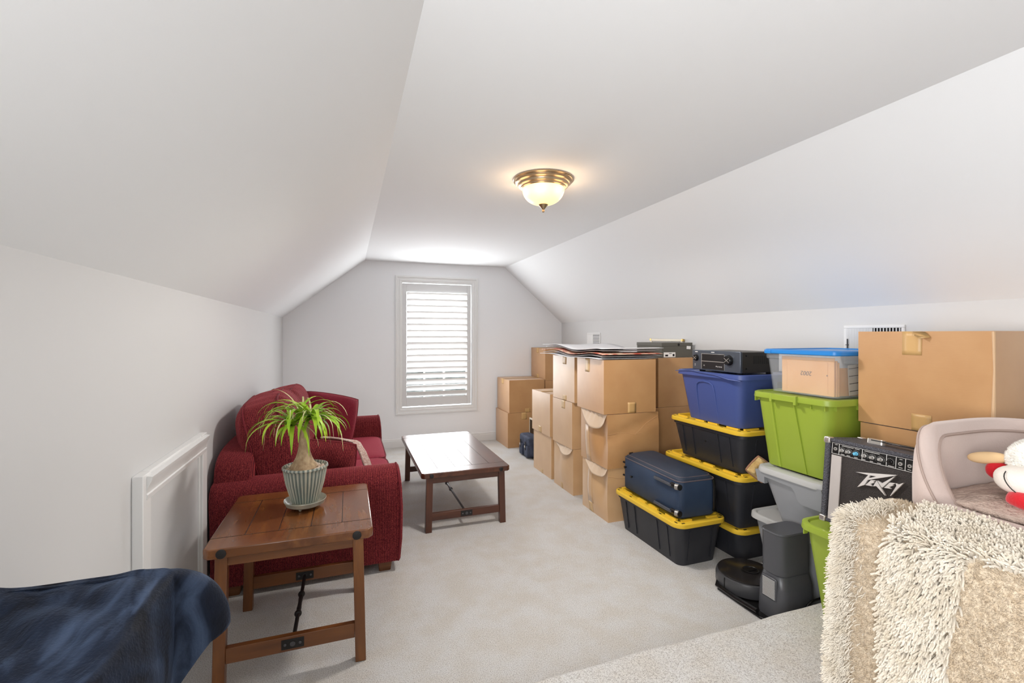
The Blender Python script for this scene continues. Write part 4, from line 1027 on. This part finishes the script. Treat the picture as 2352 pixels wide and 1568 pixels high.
for (y, z) in ((hy - 0.03, 0.17), (0.22, 0.12)):
    g = MB(); g.lathe([(0.006, 0), (0.006, 0.01), (0.01, 0.014), (0.01, 0.017)], 12, M=Matrix.Translation((-hx, y - 0.02, z)) @ Matrix.Rotation(R(-90), 4, 'Y')); g.build('stud', M_blk, sc_)
for z in (0.19, 0.09): g = MB(); g.tube([(-hx + 0.02, hy, z), (-hx + 0.015, hy + 0.018, z)], 0.008, 8); g.build('foot', M_blk, sc_)

# ------------------------------------------------------------------ robot vacuum and its dock
dk = thing('vacuum_dock', 'charcoal robot vacuum dock tower beside the near green bin', 'dock', (2.215, 1.85, 0), R(0))
g = MB()
secs = [(0.0, 0.155, 0.105), (0.02, 0.158, 0.108), (0.17, 0.154, 0.104), (0.235, 0.143, 0.09), (0.24, 0.14, 0.085)]
g.loft([rrect(-0.02, -0.03, hx_ - 0.035, hy_ - 0.022, 0.045, z) for z, hx_, hy_ in secs if z <= 0.24])
low = g.build('base_tower', M_dk, dk, angle=50)
g = MB(); g.loft([rrect(-0.02, -0.03, 0.112, 0.07, 0.045, 0.243), rrect(-0.02, -0.03, 0.113, 0.07, 0.045, 0.3), rrect(-0.02, -0.03, 0.114, 0.07, 0.045, 0.448)]); g.build('dust_canister', M_dk, dk, angle=50)
g = MB(); g.loft([rrect(-0.02, -0.03, 0.115, 0.072, 0.046, 0.448), rrect(-0.02, -0.03, 0.117, 0.074, 0.048, 0.453), rrect(-0.02, -0.03, 0.113, 0.07, 0.044, 0.459)]); g.build('lid', M_dk, dk, angle=50)
g = MB(); g.box(-0.144, -0.132, -0.078, 0.012, 0.11, 0.225); gr = g.build('vent_grille', M_dk, dk, bevel=0.01)
g = MB()
for k in range(16): g.box(-0.1465, -0.1435, -0.07, 0.004, 0.119 + k * 0.0062, 0.1215 + k * 0.0062)
g.build('grille_slat', M_gryl, gr, smooth=False)
g = MB(); q = [Vector((0.005 + 0.0, -0.122, 0.02)), Vector((0.005, -0.122, 0.06)), Vector((0.02, -0.122, 0.09)), Vector((0.05, -0.122, 0.105)), Vector((0.12, -0.120, 0.108)), Vector((0.135, -0.118, 0.1))]
g.tube(q, 0.006, 8); g.build('cord_cover', M_blk, dk)
# ramp tray
g = MB()
poly = [(-0.16, -0.10), (-0.185, -0.02), (-0.185, 0.28), (-0.12, 0.335), (0.10, 0.335), (0.14, 0.28), (0.12, -0.08), (0.08, -0.10)]
g.prism(poly, lambda x, y: Vector((x, y, 0.0)), lambda x, y: Vector((x * 1.0, y, 0.012))); g.build('ramp_tray', M_blk, dk, bevel=0.004)
g = MB(); g.tube([(-0.187, 0.0, 0.035), (-0.187, 0.15, 0.026), (-0.187, 0.28, 0.03), (-0.12, 0.337, 0.03), (0.1, 0.337, 0.03)], 0.012, 8); g.build('tray_rim', M_blk, dk)
rv = thing('robot_vacuum', 'round black robot vacuum parked on its dock tray', 'robot vacuum', (2.205, 2.085, 0.014), 0)
M_rob = mat('robot_top', rgb(36, 33, 32), 0.22, spec=0.6); M_bump = mat('robot_bumper', rgb(66, 66, 68), 0.3)
g = MB(); g.lathe([(0.15, 0), (0.163, 0.006), (0.168, 0.02), (0.168, 0.062), (0.163, 0.078), (0.15, 0.084)], 72); g.build('bumper', M_bump, rv)
g = MB(); g.lathe([(0.155, 0.08), (0.156, 0.088), (0.148, 0.091), (0.02, 0.092), (0.001, 0.092)], 64); g.build('top_cover', M_rob, rv)
g = MB(); g.lathe([(0.04, 0.091), (0.045, 0.096), (0.04, 0.098), (0.034, 0.093), (0.001, 0.093)], 32, c=(0.02, -0.01, 0), cap0=False); g.box(-0.03, 0.06, -0.02, 0.012, 0.094, 0.0965); g.build('button_ring', M_blk, rv)
g = MB(); g.box(-0.1705, -0.166, -0.004, 0.0, 0.008, 0.078); g.build('bumper_seam', M_slot, rv)

# ------------------------------------------------------------------ guitar amplifier (leans back on the near green bin)
am = thing('guitar_amplifier', 'black guitar amplifier with silver lettering leaning on the near green bin', 'amplifier', (2.052, 1.527, 0.637), 0)
am.rotation_euler = (0, R(5.2), 0)
M_tolex = mat('black_tolex', rgb(60, 60, 66), 0.5, spec=0.5, bump=1.0, bscale=220, bdist=0.004, btype='voronoi', col2=rgb(84, 84, 92), nscale=200)
M_grille = mat('grille_cloth', rgb(38, 34, 33), 0.6, bump=0.6, bscale=420, bdist=0.002, btype='voronoi', col2=rgb(74, 64, 60), nscale=340, lo=0.45, hi=0.7)
AW, AH, AD = 0.44, 0.379, 0.245
# local: x = depth (front at 0, back +), y = -v, z = up
g = MB()
g.box(0.0, AD, -0.024, 0, 0, AH); g.box(0.0, AD, -AW, -AW + 0.024, 0, AH); g.box(0.0, AD, -AW + 0.024, -0.024, 0, 0.016); g.box(0.0, AD, -AW + 0.024, -0.024, AH - 0.018, AH); g.box(AD - 0.02, AD - 0.005, -AW + 0.02, -0.02, 0.01, AH - 0.01)
cab = g.build('cabinet', M_tolex, am, bevel=0.006)
g = MB(); g.box(0.012, 0.03, -AW + 0.024, -0.024, 0.016, 0.312); g.build('speaker_grille', M_grille, am, smooth=False)
g = MB(); g.box(0.007, 0.013, -0.075, -0.031, 0.016, 0.305); g.build('silver_stripe', mat('silver_stripe', rgb(206, 200, 196), 0.4, metal=0.3), am)
g = MB(); g.box(0.008, 0.03, -AW + 0.024, -0.027, 0.310, 0.361); cp = g.build('control_panel', mat('panel_black', rgb(22, 22, 22), 0.4), am)
g = MB()
for z in (0.3115, 0.359): g.box(0.0068, 0.0082, -AW + 0.026, -0.031, z - 0.0007, z + 0.0007)
for v in (0.0315, 0.063, 0.162, 0.257, 0.292, 0.3255, 0.41): g.box(0.0068, 0.0082, -v - 0.0008, -v + 0.0008, 0.3115, 0.359)
for v, w, z in ((0.049, 0.012, 0.353), (0.1, 0.05, 0.3535), (0.14, 0.02, 0.3535), (0.2, 0.06, 0.3535), (0.08, 0.015, 0.316), (0.105, 0.015, 0.316), (0.137, 0.014, 0.316), (0.17, 0.012, 0.316), (0.2, 0.012, 0.316), (0.23, 0.014, 0.316), (0.275, 0.024, 0.316), (0.309, 0.014, 0.319), (0.34, 0.012, 0.319), (0.309, 0.01, 0.352)):
    g.box(0.0070, 0.0082, -v - w / 2, -v + w / 2, z - 0.0008, z + 0.0008)
for v in (0.0765, 0.1055, 0.1375, 0.172, 0.2035, 0.236, 0.271):
    for a in range(-30, 211, 24): 
        y, z = 0.0135 * math.cos(R(a)), 0.0135 * math.sin(R(a)); g.box(0.0070, 0.0082, -v - y - 0.0007, -v - y + 0.0007, 0.333 + z - 0.0007, 0.333 + z + 0.0007)
g.build('panel_marking', M_white, cp, smooth=False)
M_kblu = mat('blue_knob', rgb(110, 190, 224), 0.35); M_ksil = mat('silver_knob', rgb(190, 188, 184), 0.35, metal=0.5)
for k, v in enumerate((0.0765, 0.1055, 0.1375, 0.172, 0.2035, 0.236, 0.271)):
    g = MB(); g.lathe([(0.0085, 0), (0.008, 0.004), (0.0066, 0.005), (0.006, 0.015), (0.0045, 0.017)], 20, M=Matrix.Translation((0.008, -v, 0.333)) @ Matrix.Rotation(R(-90), 4, 'Y'))
    g.box(0.006 * 0 - 0.0012, 0.0012, 0, 0.007, 0.010, 0.0175, Matrix.Translation((0.008, -v, 0.333)) @ Matrix.Rotation(R(-90), 4, 'Y') @ Matrix.Rotation(R(40 + 30 * k), 4, 'Z'))
    o = g.build('knob', M_kblu if k == 2 else (M_blk if k == 6 else M_ksil), cp)
    if k == 2: o['label'] = 'light blue knob'
for v in (0.048, 0.309, 0.342):
    g = MB(); g.lathe([(0.0025, 0.004), (0.003, 0.005), (0.007, 0.005), (0.0075, 0)], 20, M=Matrix.Translation((0.008, -v, 0.334)) @ Matrix.Rotation(R(-90), 4, 'Y')); jk = g.build('jack', M_ksil, cp)
    g = MB(); g.lathe([(0.0028, 0), (0.0028, 0.0056)], 12, M=Matrix.Translation((0.008, -v, 0.334)) @ Matrix.Rotation(R(-90), 4, 'Y')); g.build('jack_hole', M_slot, jk)
logo = {'bar': [(0.1435, 0.2557), (0.2987, 0.2871), (0.298, 0.2848), (0.2258, 0.2602), (0.2001, 0.2578), (0.1942, 0.2575)],
 'stem': [(0.1942, 0.2575), (0.2001, 0.2578), (0.1967, 0.2447), (0.1923, 0.2359), (0.1821, 0.2122), (0.1532, 0.1942)],
 'bowl': [(0.2258, 0.2602), (0.298, 0.2848), (0.2254, 0.2514), (0.1915, 0.2352), (0.1962, 0.2446)],
 'E1': [(0.2066, 0.2402), (0.2242, 0.2432), (0.2148, 0.2339), (0.2192, 0.2316), (0.2049, 0.2235), (0.2119, 0.2154), (0.1857, 0.2124)],
 'A': [(0.2276, 0.2438), (0.2644, 0.194), (0.2624, 0.1929), (0.2276, 0.2208), (0.2153, 0.2165)],
 'V': [(0.2309, 0.2448), (0.2486, 0.2392), (0.2927, 0.2803), (0.292, 0.2783), (0.2508, 0.2217), (0.2474, 0.2229)],
 'E2': [(0.2773, 0.2507), (0.2973, 0.2541), (0.2862, 0.244), (0.2903, 0.2426), (0.2754, 0.2326), (0.2826, 0.2268), (0.257, 0.2228)],
 'Y': [(0.298, 0.2544), (0.3085, 0.2523), (0.3251, 0.264), (0.3241, 0.261), (0.2826, 0.1978), (0.2806, 0.1976), (0.3014, 0.2443)]}
g = MB()
for k, poly in logo.items(): g.prism(poly, lambda v, z: Vector((0.002, -v, z)), lambda v, z: Vector((0.010, -v, z)))
g.build('logo', mat('logo_silver', rgb(226, 222, 218), 0.4, metal=0.2), am, smooth=False)
for y in (0, -AW):
    for z in (0, AH):
        for x in (0, AD):
            g = MB(); s1 = 1 if y == 0 else -1; s2 = 1 if z > 0 else -1
            g.superbox((x + (0.012 if x == 0 else -0.012), y - s1 * 0.011, z - s2 * 0.011), (0.0165, 0.0145, 0.0145), 0.35); g.build('corner_cap', M_chrome, am)
g = MB(); g.box(0.105, 0.14, -0.40, -0.13, AH + 0.012, AH + 0.018); g.build('handle', M_blk, am, bevel=0.003)
g = MB()
for y in (-0.145, -0.385): g.loft([rrect(0.1225, y, 0.017, 0.035, 0.012, AH), rrect(0.1225, y, 0.016, 0.034, 0.012, AH + 0.02)])
g.build('handle_end', M_chrome, am)

# ------------------------------------------------------------------ bag, frames and papers by the far boxes
M_bag = mat('navy_canvas', rgb(46, 54, 74), 0.7, col2=rgb(72, 80, 100), nscale=14, bump=0.5, bscale=60)
bg_ = thing('messenger_bag', 'small navy canvas bag with buckles between box stacks', 'bag', (2.10, 5.24, 0), R(0))
g = MB(); g.superbox((0, 0, 0.13), (0.075, 0.17, 0.13), 0.35, 0.35, fn=lambda p: p + Vector((0.03 * p.z, 0, 0.012 * noise.noise(p * 12)))); g.build('body', M_bag, bg_)
g = MB(); g.superbox((-0.012, 0.0, 0.2), (0.074, 0.168, 0.065), 0.4, 0.35); g.build('flap', M_bag, bg_)
for y in (-0.09, 0.07):
    g = MB(); g.superbox((-0.078, y, 0.085), (0.02, 0.055, 0.07), 0.4, 0.35); g.build('pocket', M_bag, bg_)
    g = MB(); g.box(-0.102, -0.096, y - 0.01, y + 0.01, 0.10, 0.20); st = g.build('strap', M_blk, bg_)
    g = MB(); g.box(-0.108, -0.102, y - 0.015, y + 0.015, 0.13, 0.155); g.build('buckle', M_chrome, st, bevel=0.002)
g = MB(); g.tube([(0.0, -0.165, 0.2), (0.0, -0.185, 0.12), (-0.02, -0.19, 0.03), (-0.03, -0.15, 0.012)], 0.008, 8); g.build('shoulder_strap', M_blk, bg_)
for k, (mm, dx, h, lb) in enumerate(((M_ivory, 0.0, 0.42, 'pale thin frame standing behind the navy bag'), (M_blk, 0.016, 0.42, 'black frame standing behind the navy bag'), (mat('green_print', rgb(96, 110, 84), 0.5, col2=rgb(196, 160, 110), nscale=9), 0.05, 0.40, 'green picture panel standing behind the navy bag'))):
    t = thing('picture_frame', lb, 'picture frame', (2.205 + dx, 5.35 - 0.04 * k, 0), R(0), 'frames behind the bag')
    g = MB(); g.box(-0.006, 0.006, -0.16, 0.16, 0, h); fr_ = g.build('panel', mm, t, bevel=0.002)
    if k < 2: g = MB(); g.box(-0.0075, -0.006, -0.14, 0.14, 0.02, h - 0.02); g.build('picture', M_blk if k == 0 else M_gryl, t, smooth=False)

# ------------------------------------------------------------------ blue velvet throw over a black table, left foreground
tb = thing('side_table', 'black table under the blue velvet blanket at lower left', 'table', (-0.55, 0.75, PZ))
g = MB(); g.box(-0.18, 0.17, -0.55, 0.50, 0.72, 0.745); g.build('table_top', M_iron, tb, bevel=0.003)
for x in (-0.165, 0.157):
    for y in (-0.53, 0.475):
        g = MB(); g.box(x, x + 0.012, y, y + 0.02, 0, 0.72); g.build('leg', M_iron, tb)
def velvet():
    m = bpy.data.materials.new('blue_velvet'); m.use_nodes = True; nt = m.node_tree; L = nt.links.new
    p = nt.nodes['Principled BSDF']; p.inputs['Roughness'].default_value = 0.7; p.inputs['Specular IOR Level'].default_value = 0.15
    p.inputs['Sheen Weight'].default_value = 0.2; p.inputs['Sheen Roughness'].default_value = 0.35; p.inputs['Sheen Tint'].default_value = rgb(120, 150, 195)
    tc = nn(nt, 'ShaderNodeTexCoord'); mp = nn(nt, 'ShaderNodeMapping'); mp.inputs['Scale'].default_value = (2.2, 0.9, 1.2); mp.inputs['Rotation'].default_value = (0, 0, R(28)); L(tc.outputs['Object'], mp.inputs[0])
    n = nn(nt, 'ShaderNodeTexNoise'); n.inputs['Scale'].default_value = 4.2; n.inputs['Detail'].default_value = 6; n.inputs['Distortion'].default_value = 1.6; L(mp.outputs[0], n.inputs[0])
    r = nn(nt, 'ShaderNodeValToRGB'); e = r.color_ramp.elements
    e[0].position = 0.36; e[0].color = rgb(12, 13, 20); e[1].position = 0.72; e[1].color = rgb(66, 80, 104); e.new(0.52).color = rgb(24, 32, 48)  # ramp puts dark folds and pale sheen streaks into the velvet colour
    L(n.outputs[0], r.inputs[0]); L(r.outputs[0], p.inputs['Base Color'])
    n2 = nn(nt, 'ShaderNodeTexNoise'); n2.inputs['Scale'].default_value = 160; L(tc.outputs['Object'], n2.inputs[0])
    ad = nn(nt, 'ShaderNodeMath'); ad.operation = 'MULTIPLY_ADD'; ad.inputs[1].default_value = 9; L(n.outputs[0], ad.inputs[0]); L(n2.outputs[0], ad.inputs[2])
    b = nn(nt, 'ShaderNodeBump'); b.inputs['Strength'].default_value = 0.3; b.inputs['Distance'].default_value = 0.006; L(ad.outputs[0], b.inputs['Height']); L(b.outputs[0], p.inputs['Normal'])
    return m
g = MB()
# perimeter of the drape: near side running along the right edge, round the far corner, along the far edge
ex, ey, ez = -0.372, 1.262, 0.948
per = []   # (edge point, outward dir, inner point, out amount, drop)
for i in range(33):
    y = 0.25 + (ey - 0.03 - 0.25) * i / 32
    fold = 0.014 * math.sin(y * 26) * (0.4 + 0.6 * i / 32) + 0.01 * math.sin(y * 47 + 1)
    per.append((Vector((ex - 0.0, y, ez)), Vector((1, 0.10 * (i / 32), 0)), Vector((-0.725, y, ez)), (0.035 + fold) * (1 - 0.75 * max(0, (i - 24) / 8)), 0.44 - 0.19 * max(0, (i - 22) / 10)))
for i in range(1, 9):
    a = R(90 * i / 8)
    k = math.sin(R(180) * i / 8) ** 0.8
    per.append((Vector((ex - 0.03 + 0.03 * math.cos(a), ey - 0.03 + 0.03 * math.sin(a), ez)), Vector((math.cos(a * 0.85), math.sin(a * 0.85) + 0.1, 0)), Vector((-0.725, ey - 0.03, ez)), 0.012 + 0.11 * k, 0.19 - 0.02 * k))
for i in range(1, 14):
    x = ex - 0.03 - (0.725 + ex - 0.03) * i / 13
    per.append((Vector((x, ey, ez)), Vector((0, 1, 0)), Vector((x - 0.0, ey - 0.03, ez)), 0.03 + 0.008 * math.sin(x * 40), 0.2))
def cloth(u, v):
    s = u * (len(per) - 1); i = min(int(s), len(per) - 2); f = s - i
    q = [per[i][k].lerp(per[i + 1][k], f) if k < 3 else per[i][k] * (1 - f) + per[i + 1][k] * f for k in range(5)]
    E_, D, I, out, drop = q
    if v < 0.5:
        t = v / 0.5; p = I.lerp(E_, t)
        p.z += (0.012 * noise.noise(Vector((p.x * 5, p.y * 4, 1))) + 0.016 * abs(noise.noise(Vector((p.x * 6 + p.y * 7, p.y * 4 - p.x * 5, 4)))) + 0.008 * noise.noise(Vector((p.x * 19 + p.y * 8, p.y * 12, 4)))) * (1 - t ** 8)
        p.z += 0.004
        return p
    t = (v - 0.5) / 0.5
    p = E_ + D * (out * (1 - (1 - t) ** 1.8)) + Vector((0, 0, -drop * (t ** 1.35)))
    p.x += 0.010 * math.sin(s * 1.3 + 2 * t) * t * (1 if s < 32 else 0.3)
    return p
g.grid(cloth, 150, 60)
tag(g.build('velvet_blanket', velvet(), solid=0.006, angle=80), 'crushed navy velvet blanket draped at the lower left', 'blanket')

# ------------------------------------------------------------------ pet bed, plush toy and shag blanket, right foreground
u_ = carton('carton underneath the shag blanket, mostly hidden', 1.56, 2.46, 0.22, 1.03, PZ, 0.872, [], flaps=False, group=None)
pb = thing('pet_bed', 'taupe suede pet bed with a high piped bolster and fleece seat', 'pet bed', (2.10, 0.745, 0.888))
M_suede = mat('taupe_suede', rgb(196, 176, 167), 0.85, sheen=0.5, sheen_tint=rgb(255, 245, 240), bump=0.25, bscale=160, bdist=0.003, col2=rgb(200, 182, 174), nscale=5)
M_spipe = mat('suede_piping', rgb(168, 148, 138), 0.8)
M_fleece = mat('fleece', rgb(176, 154, 142), 0.95, bump=1.0, bscale=90, bdist=0.012, col2=rgb(206, 184, 170), nscale=24)
BX, BY = 0.315, 0.325
def hgt(phi):   # phi: angle in plan, pi = front (-X)
    c = math.cos(phi); s_ = math.sin(phi)
    f = math.sin(PI / 2 * max(0.0, min(1.0, (c + 0.90) / 0.72))) ** 0.85
    return 0.052 + 0.235 * f
def ringpt(phi, k, z):
    def sp(w, m): return math.copysign(abs(w) ** m, w)
    return Vector(((BX - k) * sp(math.cos(phi), 0.55), (BY - k) * sp(math.sin(phi), 0.55), z))
sect = [(0.005, 0.0), (-0.008, 0.02), (-0.012, 0.10), (-0.010, 0.45), (-0.004, 0.75), (0.006, 0.94), (0.026, 1.0), (0.044, 0.97), (0.054, 0.85), (0.058, 0.6), (0.062, 0.2), (0.062, 0.02)]
g = MB(); n = 96; rings = []
for i in range(n):
    phi = 2 * PI * i / n; h = hgt(phi); lean = 0.03 * h / 0.28
    rings.append([ringpt(phi, k - lean * z * 0.3, z * h) for k, z in sect])
rings.append(rings[0])
g.loft(rings, False, False, closed=True); g.build('bolster', M_suede, pb, angle=80)
g = MB()
for idx, off in ((1, 0.003), (5, -0.002), (8, 0)):
    pts = [rings[i][idx] for i in range(n)] + [rings[0][idx]]
    g.tube(pts, 0.0055 if idx != 5 else 0.004, 6, caps=False)
g.build('piping', M_spipe, pb)
g = MB()
g.grid(lambda u, v: Vector(((BX - 0.07) * (2 * u - 1), (BY - 0.07) * (2 * v - 1), 0.05 + 0.03 * (1 - (2 * u - 1) ** 2) * (1 - (2 * v - 1) ** 2) + 0.004 * noise.noise(Vector((u * 14, v * 14, 0))))), 40, 40)
g.build('fleece_seat', M_fleece, pb, solid=0.02)
# plush toy lying in the pet bed
ty = thing('plush_toy', 'white fluffy plush toy with red feet lying in the pet bed', 'plush toy', (2.02, 0.835, 0.957))
M_plush = mat('white_plush', rgb(250, 247, 240), 0.9, bump=0.6, bscale=110, bdist=0.01); M_felt = mat('ivory_felt', rgb(240, 232, 222), 0.85, bump=0.2, bscale=200)
M_redf = mat('red_felt', rgb(206, 24, 38), 0.8, sheen=0.3, bump=0.2, bscale=150); M_ear = mat('tan_felt', rgb(222, 188, 142), 0.85)
def bump_(p, a, s): return p * (1 + a * noise.noise(p * s))
g = MB(); g.superbox((0.07, -0.07, 0.125), (0.11, 0.13, 0.085), 1, 1, fn=lambda p: bump_(p, 0.10, 30)); bd = g.build('body', M_plush, ty)
random.seed(5)
g = MB()
for i in range(3800):
    th, ph = random.uniform(0, 2 * PI), math.acos(random.uniform(-0.3, 1)); d = Vector((math.sin(ph) * math.cos(th), math.sin(ph) * math.sin(th), math.cos(ph)))
    q = Vector((0.07 + d.x * 0.108, -0.07 + d.y * 0.128, 0.125 + d.z * 0.083)); dd = (d + Vector((random.uniform(-.5, .5), random.uniform(-.5, .5), random.uniform(-.5, .5)))).normalized()
    s1 = dd.orthogonal().normalized() * 0.0022; s2 = dd.cross(s1).normalized() * 0.0022
    g.add([q + s1, q - s1 * 0.5 + s2, q - s1 * 0.5 - s2, q + dd * 0.010], [(0, 1, 3), (1, 2, 3), (2, 0, 3)])
fz = g.build('fluff', M_plush, ty, smooth=False); fz['kind'] = 'stuff'
g = MB(); g.superbox((-0.02, -0.045, 0.072), (0.085, 0.105, 0.047), 0.85, 0.85, fn=lambda p: Vector((p.x, p.y * (1 + 0.25 * p.x / 0.1), p.z))); g.build('muzzle', M_felt, ty)
g = MB(); g.tube([(-0.02 - 0.085 * 1.04 * max(0.0, 1 - abs((y + 0.045) / 0.105) ** 2.3 - abs((z - 0.072) / 0.047) ** 2.3) ** 0.435, y, z) for y, z in [(0.005 - 0.045 * (k / 10) ** 1.6, 0.104 - 0.068 * k / 10) for k in range(11)]], 0.0014, 6); g.build('mouth_stitch', M_slot, ty)
g = MB(); g.superbox((0.035, 0.075, 0.13), (0.022, 0.055, 0.02), 0.9, 0.9, M=Matrix.Translation((0.0, 0.0, 0)) @ Matrix.Rotation(R(-12), 4, 'X')); g.build('ear', M_ear, ty)
g = MB(); g.superbox((0.035, 0.07, 0.075), (0.025, 0.035, 0.03), 0.9, 0.9); g.build('foot', M_redf, ty)
g = MB(); g.superbox((-0.07, -0.10, 0.026), (0.06, 0.10, 0.032), 0.8, 0.8, fn=lambda p: bump_(p, 0.12, 18)); g.build('foot', M_redf, ty)
g = MB(); g.superbox((-0.045, -0.14, 0.058), (0.05, 0.09, 0.03), 0.8, 0.8, fn=lambda p: bump_(p, 0.12, 22)); g.build('foot', M_redf, ty)

# shag blanket: draped over the near carton
M_shag = mat('cream_shag', rgb(232, 224, 210), 0.85, sheen=0.3, col2=rgb(218, 207, 188), nscale=18)
M_pile = mat('beige_pile', rgb(234, 218, 194), 0.95, col2=rgb(212, 192, 164), nscale=60, bump=0.9, bscale=170, bdist=0.008, sheen=0.3)
sh = thing('shag_blanket', 'cream shag blanket with long looped pile, draped at the right foreground', 'blanket', (1.55, 0.7, PZ))
OX = Vector((1.55, 0.7, PZ))
def shp(y, s):
    """y along the edge, s arc length: negative = on top, positive = down the side; world coordinates"""
    xe, ze, r = 1.515, 0.895, 0.045
    wv = 0.012 * math.sin(y * 21) + 0.008 * math.sin(y * 43 + 1)
    if s < 0:
        z = ze + 0.006 + 0.012 * noise.noise(Vector((y * 8, s * 8, 2)))
        # the rear part of the top is rumpled against the pet bed
        z += 0.02 * math.exp(-((s + 0.17) / 0.08) ** 2) * max(0, min(1, (y - 0.62) * 5))
        return Vector((xe + r - s, y, z)), Vector((-0.15, 0.0, 1)).normalized()
    q = r * PI / 2
    if s < q:
        a = s / r; return Vector((xe + r - r * math.sin(a) + wv * math.sin(a) * 0.3, y, ze + 0.006 - r + r * math.cos(a))), Vector((-math.sin(a), 0, math.cos(a)))
    d = s - q
    x = xe - 0.015 * math.sin(d * 5) + wv * min(1, d * 4) * 0.8 - 0.04 * d
    yy = y + 0.02 * d
    return Vector((x, yy, ze + 0.006 - r - d)), Vector((-1, 0.1 * math.cos(y * 21), 0.1)).normalized()
S0, S1, YA, YZ = -0.22, 0.66, 0.30, 1.062
g = MB(); g.grid(lambda u, v: shp(YA + (YZ - YA) * u, S0 + (S1 - S0) * v)[0] - OX, 60, 60); g.build('backing', M_pile, sh, solid=0.008, angle=80)
def strand(g, p, n, L, r, down, n_seg=3, jit=0.35, sides=4):
    d = (n + Vector((random.uniform(-jit, jit), random.uniform(-jit, jit), random.uniform(-jit, jit)))).normalized()
    pts = [p - n * 0.004]; q = p.copy()
    for k in range(n_seg):
        q = q + d * L / n_seg; d = (d + Vector((0, 0, -down)) + Vector((random.uniform(-.15, .15), random.uniform(-.2, .2), 0))).normalized(); pts.append(q.copy())
    rr = [r * 0.8] + [r] * (n_seg - 1) + [r * 0.75]
    pts = [a - OX for a in pts]
    g.tube(pts, rr, sides)
random.seed(21)
M_sh2 = M_shag
# long looped noodles: broad middle band, running up over the top and toward the pet bed
def in_band(y, s):
    if s > 0.02: return 0.722 + 0.03 * math.sin(s * 5) < y < 0.905 + 0.012 * math.sin(s * 9)
    return 0.60 < y < 0.93 and s > -0.20
g = MB(); cnt = 0
for i in range(16000):
    y = random.uniform(0.58, 0.95); s = random.uniform(-0.21, S1)
    if not in_band(y, s): continue
    p, n_ = shp(y, s); strand(g, p, n_, random.uniform(0.034, 0.048), random.uniform(0.0024, 0.0032), 0.42 if s > 0 else 0.15, 3, 0.38, 5); cnt += 1
    if cnt > 6500: break
o = g.build('long_pile', M_shag, sh, angle=70); o['kind'] = 'stuff'
# fringe along the left edge
g = MB()
for i in range(5200):
    y = YZ - abs(random.gauss(0, 0.028)); s = random.uniform(-0.14, S1)
    p, n_ = shp(y, s); dirn = (n_ * 0.8 + Vector((0, 0.75, -0.1))).normalized() if y > YZ - 0.02 else n_
    strand(g, p, dirn, random.uniform(0.018, 0.032), random.uniform(0.0012, 0.002), 0.3, 3, 0.4, 4)
o = g.build('fringe', M_shag, sh, angle=70); o['kind'] = 'stuff'
# short dense pile elsewhere
g = MB()
for i in range(52000):
    y = random.uniform(YA + 0.2, YZ - 0.03); s = random.uniform(S0, S1)
    if in_band(y, s) and s > -0.18: continue
    p, n_ = shp(y, s)
    d = (n_ + Vector((random.uniform(-.6, .6), random.uniform(-.6, .6), random.uniform(-.9, .2)))).normalized(); L = random.uniform(0.010, 0.018)
    s1 = d.orthogonal().normalized() * 0.0015; s2 = d.cross(s1).normalized() * 0.0015; p = p - OX
    g.add([p + s1, p - s1 * 0.5 + s2, p - s1 * 0.5 - s2, p + d * L], [(0, 1, 3), (1, 2, 3), (2, 0, 3)])
o = g.build('short_pile', M_pile, sh, smooth=False); o['kind'] = 'stuff'
